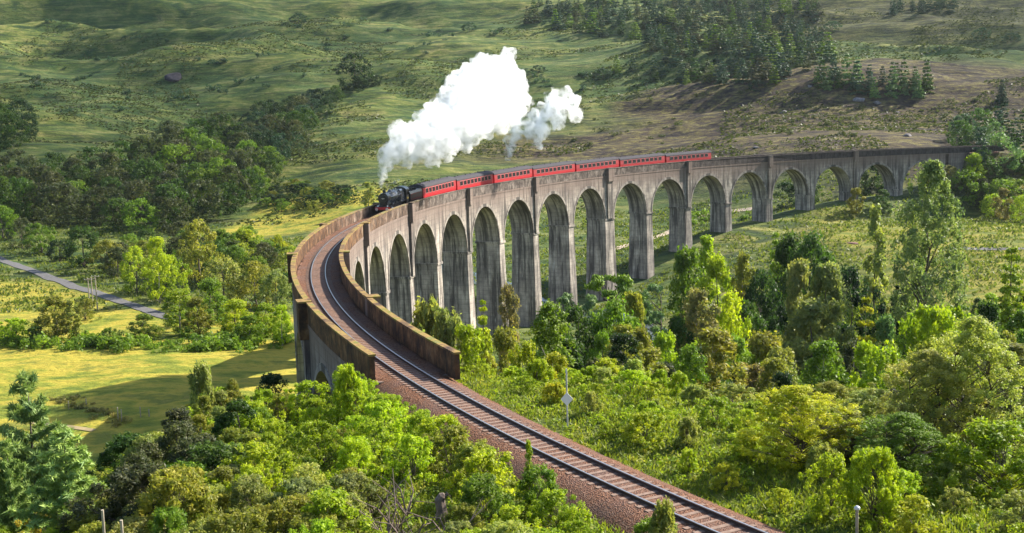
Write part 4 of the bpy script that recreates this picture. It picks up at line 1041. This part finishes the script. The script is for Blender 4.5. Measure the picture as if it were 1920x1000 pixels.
for px, tp, D, w_, kd, ti, lb in [(48,690,72,180,'near_pine',(.26, .36, .13),'young pine with bare lower trunk at the left edge'), (118,800,60,190,'near_pine',(.26, .36, .12),'bushy lower pine right of the young pine at the left edge'),
    (10,820,66,110,'near_pine',(.22, .34, .10),'small pine cut by the left frame edge'), (375,690,86,60,'upright_shrub','grey','slim grey green sapling rising above the bank before the field'),
    (512,700,96,84,'dense','deep','very dark bush at the foot of the outer pier'), (655,690,74,44,'upright_shrub','lime','tall feathery shoots beside the end of the outer wall'),
    (1110,700,82,60,'upright_shrub','bright','tall willow herb clump behind the white marker'), (1150,712,84,80,'upright_shrub','lime','lime clump right of the white marker'),
    (990,822,54,12,'poplar','bright','small upright sapling at the edge of the ballast'), (1243,945,47,34,'upright_shrub','pale','pale grassy shoots growing before the rails at the bottom')]:
    plantD(px, tp, D, w_, kd, ti, lb)
wood_D((-38, -16, 40, 70), 24, ['fine_shrub','shrub'], (.8, 1.7), ['bright','gold','pale','lime'], 2.2, '{t} low bush under the pines at the lower left', 'low bushes under the pines', 225, (1, 1.5), lambda u, D, x, y: u < -.31*D)

# ---- ground cover nobody could count
def cover(name, n, u0, u1, d0, d1, seed, test, rad, size, color, label):
    rng = np.random.default_rng(seed); D = d0+(d1-d0)*rng.random(n); u = rng.uniform(-.44, .44, n)*D; m = (u > u0) & (u < u1); D, u = D[m], u[m]
    x = CAM[0]+u*math.sin(YAW)+D*math.cos(YAW); y = CAM[1]-u*math.cos(YAW)+D*math.sin(YAW); m = test(x, y, u, D) & (fbm(x/3.5+4, y/3.5, 2)+.3*rng.random(len(x)) > .42); x, y = x[m], y[m]
    r = rad*(.5+rng.random(len(x))**2*1.2); C = np.stack([x, y, height(x, y)+r*.35], 1)
    V, T_ = leaf_quads(rng, C, r, 44, size, .8, 1.5, .5, 0, .8); o = link(name, crown_mesh(name, V, T_, M_LEAF)); o.color = (*color, 1)
    return tag(o, label, 'bracken', kind='stuff')
def both(x, y, a, b):
    d = np.hypot(x, y)-R0; s = np.arctan2(y, -x)*R0; return ((d > a) | (d < b)) & ~((s > -96) & (np.abs(d) < 4.2))
cover('bracken', 4200, -60, 60, 40, 120, 71, lambda x, y, u, D: both(x, y, 3.3, -3.1), .55, .10, (.24, .33, .022), 'bright bracken and brambles spread over the banks around the track')
cover('pale_weeds', 1300, -60, 60, 40, 120, 72, lambda x, y, u, D: both(x, y, 3.3, -3.0), .42, .08, (.38, .37, .06), 'pale yellow weeds dotted over the banks around the track')
def blades(name, P, hgt, wid, tone, mat, color, label, cat, seed, lean=.5):
    rng = np.random.default_rng(seed); N = len(P); a = rng.random(N)*2*PI; w = np.stack([np.cos(a), np.sin(a), a*0], 1)*(wid*(.6+.8*rng.random(N)))[:, None]
    l = rng.normal(size=(N, 3))*lean*hgt[:, None]; l[:, 2] = hgt
    V = np.stack([P-w, P+w, P+l*.6+w*.8, P+l], 1); V[:, 3] += 0
    o = link(name, npmesh(name, V.reshape(-1, 3), np.arange(4*N).reshape(-1, 4), mat, np.repeat(tone, 4))); o.color = (*color, 1)
    return tag(o, label, cat, kind='stuff')
def spread(n, u0, u1, d0, d1, seed, test, clump=6, pw=1.0, thr=.55):
    rng = np.random.default_rng(seed); D = d0+(d1-d0)*rng.random(n)**pw; u = rng.uniform(-1, 1, n)*.44*D; m = (u > u0) & (u < u1); D, u = D[m], u[m]
    x = CAM[0]+u*math.sin(YAW)+D*math.cos(YAW); y = CAM[1]-u*math.cos(YAW)+D*math.sin(YAW)
    m = test(x, y, u, D) & (fbm(x/clump, y/clump, 3)+.35*rng.random(len(x)) > thr); x, y, D = x[m], y[m], D[m]
    return np.stack([x, y, height(x, y)-.03], 1), D, rng
def off_line(x, y, a, b):
    d = np.hypot(x, y)-R0; s = np.arctan2(y, -x)*R0; return (d > a) | (d < b) | (s > -90)
P, D, rng = spread(420000, -60, 60, 34, 130, 301, lambda x, y, u, D: off_line(x, y, 2.5, -2.5) & ~((np.arctan2(y, -x)*R0 > -94) & (np.abs(np.hypot(x, y)-R0) < 3.6)), 2.5, .8, .44)
blades('undergrowth', P, .08+.26*rng.random(len(P)), np.full(len(P), .05), rng.random(len(P)), M_LEAF, (.21, .25, .035), 'yellow green grass and bracken covering the bank around the track', 'undergrowth', 1)
P, D, rng = spread(160000, -150, 160, 130, 420, 302, lambda x, y, u, D: (np.abs(np.hypot(x, y)-R0) > 4) & (fieldm_at(x, y) < .35), 7, 1.0) if False else spread(150000, -170, 170, 130, 430, 302, lambda x, y, u, D: (np.abs(np.hypot(x, y)-R0) > 4) & ~((x < -238) & (y > -40) & (y < 100)) & ~((x > -325) & (x < -234) & (y > 222) & (y < 296)) & ~on_road(x, y), 7, 1.0)
blades('rough_grass', P, .3+.5*rng.random(len(P)), .10+.0005*D, rng.random(len(P)), M_LEAF, (.12, .15, .03), 'tufts of rough green grass over the valley floor', 'grass', 2)
P, D, rng = spread(260000, -400, 400, 430, 1000, 303, lambda x, y, u, D: vnoise(x/55, y/40) > .58, 9, .9)
blades('hill_scrub', P, .25+.6*rng.random(len(P))**2, .35+.0004*D, .3+.3*rng.random(len(P)), M_LEAF, (.060, .072, .022), 'low heather and bracken tufts covering the hillsides', 'scrub', 3)

# ------------------------------------------------------------------ steam
def puff_mesh(name, blobs, seed, mat, label, voxel, disp, tex, sub=(16, .48), sub2=(8, .42), kind='stuff'):
    rng = np.random.default_rng(seed); balls = []
    for px, py, D, rp in blobs:
        c = at(px, py, D); r = rp*D/FPX; balls.append((c, r*.86))
        for i in range(sub[0]):
            d = rng.normal(size=3); d /= np.linalg.norm(d); r1 = r*sub[1]*(.6+.7*rng.random()); c1 = c+d*(r-r1*.35); balls.append((c1, r1))
            for j in range(sub2[0]):
                e = rng.normal(size=3)+d*1.0; e /= np.linalg.norm(e); r2 = r1*sub2[1]*(.6+.8*rng.random()); balls.append((c1+e*(r1-.2*r2), r2))
    import bmesh
    bm = bmesh.new(); bmesh.ops.create_icosphere(bm, subdivisions=2, radius=1); bv = np.array([v.co[:] for v in bm.verts]); bf = np.array([[v.index for v in f.verts] for f in bm.faces]); bm.free()
    o0 = at(blobs[0][0], blobs[0][1], blobs[0][2])
    V = np.concatenate([bv*r+c-o0 for c, r in balls]); F = np.concatenate([bf+i*len(bv) for i in range(len(balls))])
    o = link(name, npmesh(name, V, F, mat, smooth=True)); o.location = tuple(o0)
    m = o.modifiers.new('remesh', 'REMESH'); m.mode = 'VOXEL'; m.voxel_size = voxel; m.use_smooth_shade = True
    for k, (st, sz) in enumerate(((disp, tex), (disp*.45, tex*.35))):
        t = bpy.data.textures.new(name+'_clouds', 'CLOUDS'); t.noise_scale = sz; t.noise_depth = 3
        d = o.modifiers.new('billow', 'DISPLACE'); d.texture = t; d.strength = st; d.mid_level = .5; d.texture_coords = 'LOCAL'
    return tag(o, label, 'steam', kind=kind)
def vol_mat(name, dens, scale, lo, hi, col=(.93, .94, .955), aniso=.2):
    n = NM(name); p = n.pos(); v = n.n('ShaderNodeVolumePrincipled')
    tc = n.n('ShaderNodeTexCoord').outputs['Object']
    f = n.noise(tc, scale, 5, .6, .6); f = n.ramp(f, [(lo, 0.0), (hi, 1.0)]); n.l(n.math('MULTIPLY', f, dens), v.inputs['Density'])
    v.inputs['Color'].default_value = (*col, 1); v.inputs['Anisotropy'].default_value = aniso
    n.l(v.outputs[0], n.out.inputs['Volume']); return n.m
M_STM = vol_mat('steam_dense', 1.2, .7, .40, .62)
M_WSP = vol_mat('steam_thin', 1.2, .5, .43, .62, (.97, .985, 1.0))
puff_mesh('steam_plume', [(714,352,200,4),(714,340,200,6),(717,325,200,9),(724,308,201,13),(734,292,202,18),(750,278,204,24),(748,258,204,22),(776,262,206,28),(800,285,208,22),(800,250,208,32),(815,225,210,28),
    (828,258,211,30),(838,232,213,34),(845,200,215,28),(862,225,217,38),(868,185,218,32),(885,208,220,40),(890,160,222,34),(905,190,224,42),(925,215,226,36),(915,150,226,38),(935,180,228,42),(944,140,230,32),(950,110,230,17),(955,98,230,9),
    (950,165,232,30),(952,198,232,24),(938,226,230,20),(838,296,211,9),(822,305,209,6),(870,262,216,18),(975,182,233,14),(765,306,205,10)], 5, M_STM, 'dense white steam plume rising from the locomotive and drifting back over the coaches', .4, 1.5, 1.3)
puff_mesh('steam_wisp', [(954,298,262,6),(955,285,262,8),(957,270,262,9),(962,254,262,11),(972,240,262,13),(985,228,263,14),(1000,238,264,13),(1002,262,264,11),(1015,252,265,12),(990,250,263,10),(1020,225,265,14),(1036,214,266,16),(1046,195,267,17),(1035,182,267,13),(1058,184,268,13),
    (1070,196,268,16),(1076,214,268,12),(1060,170,268,9),(948,262,262,7),(1000,215,264,12),(1020,205,265,13),(1050,228,267,12),(1030,240,266,12),(1012,275,264,6),(1085,185,268,5)], 6, M_WSP, 'thin torn wisp of white steam hanging over the fourth coach', .45, 1.8, 1.6)

puff_mesh('valve_steam', [(735,343,208,2.5),(740,341,209,3.5),(747,338,210,3)], 7, M_WSP, 'small puff of steam at the safety valves of the locomotive', .18, .5, .6)

# ------------------------------------------------------------------ small things
M_WOOD = simple('weathered_wood', (.34, .29, .22), .9, 0, .35, 2); M_GALV = simple('galvanised_steel', (.45, .46, .48), .5, .3, .15, 3); M_TIN = simple('insulator', (.5, .52, .55), .4)
def gz(px, py):
    P, t_ = hits(px, py); return P, t_
# electricity poles beside the road
for i, (px, top, base, lb) in enumerate([(169, 522, 582, 'left wooden pole of the power line beside the road'), (175, 520, 580, 'middle wooden pole of the power line beside the road'), (183, 516, 583, 'right and tallest wooden pole of the power line beside the road')]):
    P, t_ = gz(px, base); h = (base-top)*t_/FPX
    o = empty('power_pole', tuple(P)); tag(o, lb, 'pole', 'poles of the power line')
    mb = MB(); mb.tube([(0, 0, -.4), (0, 0, h)], [.17, .12], 8); mb.build('pole', M_WOOD, o)
    mb = MB(); mb.box((-.9, -.06, h-.35), (.9, .06, h-.2)); ca = mb.build('cross_arm', M_WOOD, o)
    mb = MB(); 
    for x in (-.8, 0, .8): mb.tube([(x, 0, h-.2), (x, 0, h-.02)], .06, 6)
    mb.build('insulator', M_TIN, ca)
# fence posts
def post(px, base, hgt, label, group, r=.05, mat=None, D=None):
    if D: p = at(px, base, D); P = np.array([p[0], p[1], hz(p[0], p[1])])
    else: P, _ = gz(px, base)
    mb = MB(); mb.tube([(0, 0, -.3), (0, 0, hgt*.98), (0, 0, hgt)], [r, r, r*.5], 8); o = mb.build('fence_post', mat or M_WOOD, None); o.location = tuple(P)
    return tag(o, label, 'post', group)
for px, base, h, lb in [(222, 792, 2.2, 'left one of the pair of pale posts at the edge of the shadowed field'), (229, 797, 2.3, 'right one of the pair of pale posts at the edge of the shadowed field'), (264, 786, 1.8, 'pale post standing alone in the viaduct shadow'),
                         (280, 784, 1.3, 'orange brown post beside the pale post in the shadow'), (129, 768, 1.3, 'thin post on the bank left of the bare earth scar'), (162, 762, 1.2, 'thin post in the sunny field behind the pines')]:
    post(px, base, h, lb, 'posts at the field edge', .08)
for px, D, h, lb in [(194, 43, 1.5, 'grey post of the wire fence at the bottom left corner, left one'), (228, 41, 1.4, 'grey post of the wire fence at the bottom left corner, right one')]:
    p = at(px, 985, D); zg = hz(p[0], p[1]); top = at(px, 955 if px < 200 else 975, D)[2]
    mb = MB(); mb.tube([(0, 0, -.3), (0, 0, max(h, top-zg))], .05, 8); o = mb.build('fence_post', M_WOOD); o.location = (p[0], p[1], zg); tag(o, lb, 'post', 'posts of the wire fence')
P1 = at(1607, 955, 50); zg = hz(P1[0], P1[1]); o = empty('marker_post', (P1[0], P1[1], zg)); tag(o, 'grey post with a small pale cap beside the track at the bottom right', 'post')
hh = P1[2]-zg
mb = MB(); mb.tube([(0, 0, -.3), (0, 0, hh)], .06, 8); mb.build('pole', M_WOOD, o)
mb = MB(); mb.tube([(0, 0, hh), (0, 0, hh+.08), (0, 0, hh+.14)], [.12, .12, .05], 10); mb.build('cap', M_TIN, o)
# white diamond marker on a pole right of the track
P1 = at(1063, 748, 70); zg = hz(P1[0], P1[1]); o = empty('track_sign', (P1[0], P1[1], zg), 0.0); tag(o, 'blank white diamond marker on a thin pole right of the track', 'sign')
hh = P1[2]-zg; top = at(1066, 690, 70)[2]-zg
mb = MB(); mb.tube([(0, 0, -.3), (0, 0, top)], .045, 8); mb.build('pole', M_GALV, o)
mb = MB(); r = .34; mb.loft([[(r, -.06, hh), (0, -.06, hh+r*1.15), (-r, -.06, hh), (0, -.06, hh-r*1.15)], [(r, -.09, hh), (0, -.09, hh+r*1.15), (-r, -.09, hh), (0, -.09, hh-r*1.15)]]); mb.build('plate', M_WHT, o)
# boulders on the moor and rocks
M_ROCK = simple('rock', (.17, .155, .16), .95, 0, .4, 1.2)
def rock(P, r, label, group, seed, mat=None, name='boulder', fl=.6):
    import bmesh
    rng = np.random.default_rng(seed); bm = bmesh.new(); bmesh.ops.create_icosphere(bm, subdivisions=3, radius=1)
    V = np.array([v.co[:] for v in bm.verts]); F = np.array([[v.index for v in f.verts] for f in bm.faces]); bm.free()
    for _ in range(9):
        d = rng.normal(size=3); d /= np.linalg.norm(d); h = .55+.3*rng.random(); q = V@d; V -= np.outer(np.maximum(q-h, 0), d)
    V += .06*np.sin(V*5+rng.random(3)*6)[:, [1, 2, 0]]; V *= r*np.array([1.3, .9, fl])
    o = link(name, npmesh(name, V, F, mat or M_ROCK)); o.location = (P[0], P[1], P[2]+r*.15); o.rotation_euler = (0, 0, rng.random()*6); return tag(o, label, 'rock', group)
for i, (px, py, r, lb) in enumerate([(1418, 278, .9, 'white boulder on the moor just above the far parapet'), (1458, 276, 1.3, 'dark flat rock on the moor right of the white boulder'), (1702, 256, 1.4, 'pale boulder on the moor above the right arches'),
        (1302, 257, 1.0, 'grey rock on the moor above the last coach'), (1580, 185, 2.2, 'grey crag at the left of the outcrop on the moor ridge'), (1610, 190, 2.5, 'broad crag in the middle of the outcrop on the moor ridge'), (1645, 194, 1.9, 'pale slab at the right of the outcrop on the moor ridge'),
        (1680, 213, 1.3, 'whitish rock below the outcrop on the moor'), (1470, 212, 1.6, 'small grey rock below the plantation edge'), (1555, 178, 2.6, 'dark crag at the top of the moor ridge'), (1520, 165, 2.4, 'dark rock at the crest left of the outcrop')]):
    H = hits(px, py)
    if H: rock(H[0], r, lb, 'rocks on the moor', 400+i)
H = hits(330, 142)
rock(H[0]-np.array([0, 0, 2.6]), 7.5, 'dark heathery crag on the green hill at upper left', None, 431, simple('dark_crag', (.03, .026, .034), .95, 0, .5, .5), 'crag', .42)
M_DIRT = simple('bare_earth', (.15, .075, .06), .95, 0, .4, 1)
for px, py, r, lb in [(1598, 460, 1.7, 'reddish earth mound on the valley floor left of the pale poplar')]:
    H = hits(px, py); rock(H[0], r, lb, None, 440, M_DIRT, 'earth_mound', .35)
# stump and dead branches in the dark gap of the front bank
P1 = at(825, 905, 52); zg = hz(P1[0], P1[1])
o = empty('tree_stump', (P1[0], P1[1], zg)); tag(o, 'dark broken tree stump in the gap among the front bushes', 'stump')
h = 1.3
M_DEAD = simple('dead_wood', (.16, .12, .10), .9, 0, .5, 4)
mb = MB(); mb.tube([(0, 0, -.3), (.03, 0, h*.4), (-.04, .05, h*.8), (.08, .02, h*.95), (.16, .02, h)], [.32, .24, .22, .17, .08], 9); mb.build('stump', M_DEAD, o)
mb = MB(); mb.tube([(0, 0, h*.8), (.3, .1, h*1.0), (.38, .1, h*.9)], [.12, .08, .03], 7); mb.build('broken_limb', M_DEAD, o)
rg = random.Random(9)
for i, (px, py, D) in enumerate([(740, 905, 51), (765, 935, 49), (720, 925, 50), (845, 940, 49), (700, 890, 53), (760, 890, 53)]):
    P1 = at(px, py, D); zg = hz(P1[0], P1[1]); mb = MB()
    for j in range(9):
        a = rg.uniform(0, 6.28); l = rg.uniform(.5, 1.5); b = (math.cos(a)*l*.4, math.sin(a)*l*.4, l*.5); e = (math.cos(a+.4)*l, math.sin(a+.4)*l*.9, l*rg.uniform(.3, 1.3))
        mb.tube([(0, 0, -.1), b, e], [.035, .022, .008], 5)
        mb.tube([b, (b[0]+rg.uniform(-.4, .4), b[1]+rg.uniform(-.4, .4), b[2]+rg.uniform(.2, .7))], [.015, .005], 4)
    o = mb.build('dead_bush', M_DEAD); o.location = (P1[0], P1[1], zg+.2); o.scale = (1.3, 1.3, 1.3); tag(o, 'bare dead branches tangled in the dark gap of the front bank', 'dead bush', 'dead branches in the front gap')
for px, py, D, lb in [(520, 790, 84, 'pale brown dead bush among the bright bushes left of the outer wall')]:
    P1 = at(px, py, D); plant('fine_shrub', P1[0], P1[1], hz(P1[0], P1[1]), max(1.8, at(px, 765, D)[2]-hz(P1[0], P1[1])), 1, (.26, .17, .13), lb)

# ------------------------------------------------------------------ haze
hb = MB(); hb.box((-1900, -420, -48), (1700, 2100, 480))
nm = NM('air'); v = nm.n('ShaderNodeVolumePrincipled'); v.inputs['Density'].default_value = .000025; v.inputs['Color'].default_value = (.78, .88, 1, 1); v.inputs['Anisotropy'].default_value = .3
nm.l(v.outputs[0], nm.out.inputs['Volume'])
tag(hb.build('haze', nm.m), kind='stuff')

# ------------------------------------------------------------------ unseen broken cloud, added overhead to shade parts of the hills
cm = NM('cloud'); d1 = cm.n('ShaderNodeBsdfDiffuse'); d1.inputs[0].default_value = (.9, .9, .92, 1); t1 = cm.n('ShaderNodeBsdfTransparent'); mx = cm.n('ShaderNodeMixShader')
cm.l(cm.ramp(cm.noise(cm.pos(), .006, 5, .6), [(.35, .03), (.6, .25)]), mx.inputs[0]); cm.l(t1.outputs[0], mx.inputs[1]); cm.l(d1.outputs[0], mx.inputs[2]); cm.l(mx.outputs[0], cm.out.inputs[0])
import bmesh
bm = bmesh.new(); bmesh.ops.create_icosphere(bm, subdivisions=4, radius=1); bv = np.array([v.co[:] for v in bm.verts]); bf = np.array([[v.index for v in f.verts] for f in bm.faces]); bm.free()
rng = np.random.default_rng(8); VV = []; FF = []
for tx, ty, r in [(-400,330,100), (-500,640,130), (110,470,130), (280,600,200), (90,760,190), (400,850,260), (-140,880,140), (-620,900,170), (-470,420,110)]:
    zc = 680; k = (zc)/SD[2]
    c = np.array([tx, ty, 0]) + SD*k
    q = bv*(1+.22*np.sin(bv@rng.normal(size=(3, 3))*4+rng.random(3)*6).sum(1)[:, None]*.5)
    V = q*np.array([r, r, r*.28])+c; FF.append(bf+len(bv)*len(VV)); VV.append(V)
tag(link('shade_clouds', npmesh('shade_clouds', np.concatenate(VV), np.concatenate(FF), cm.m, smooth=True)), kind='stuff')
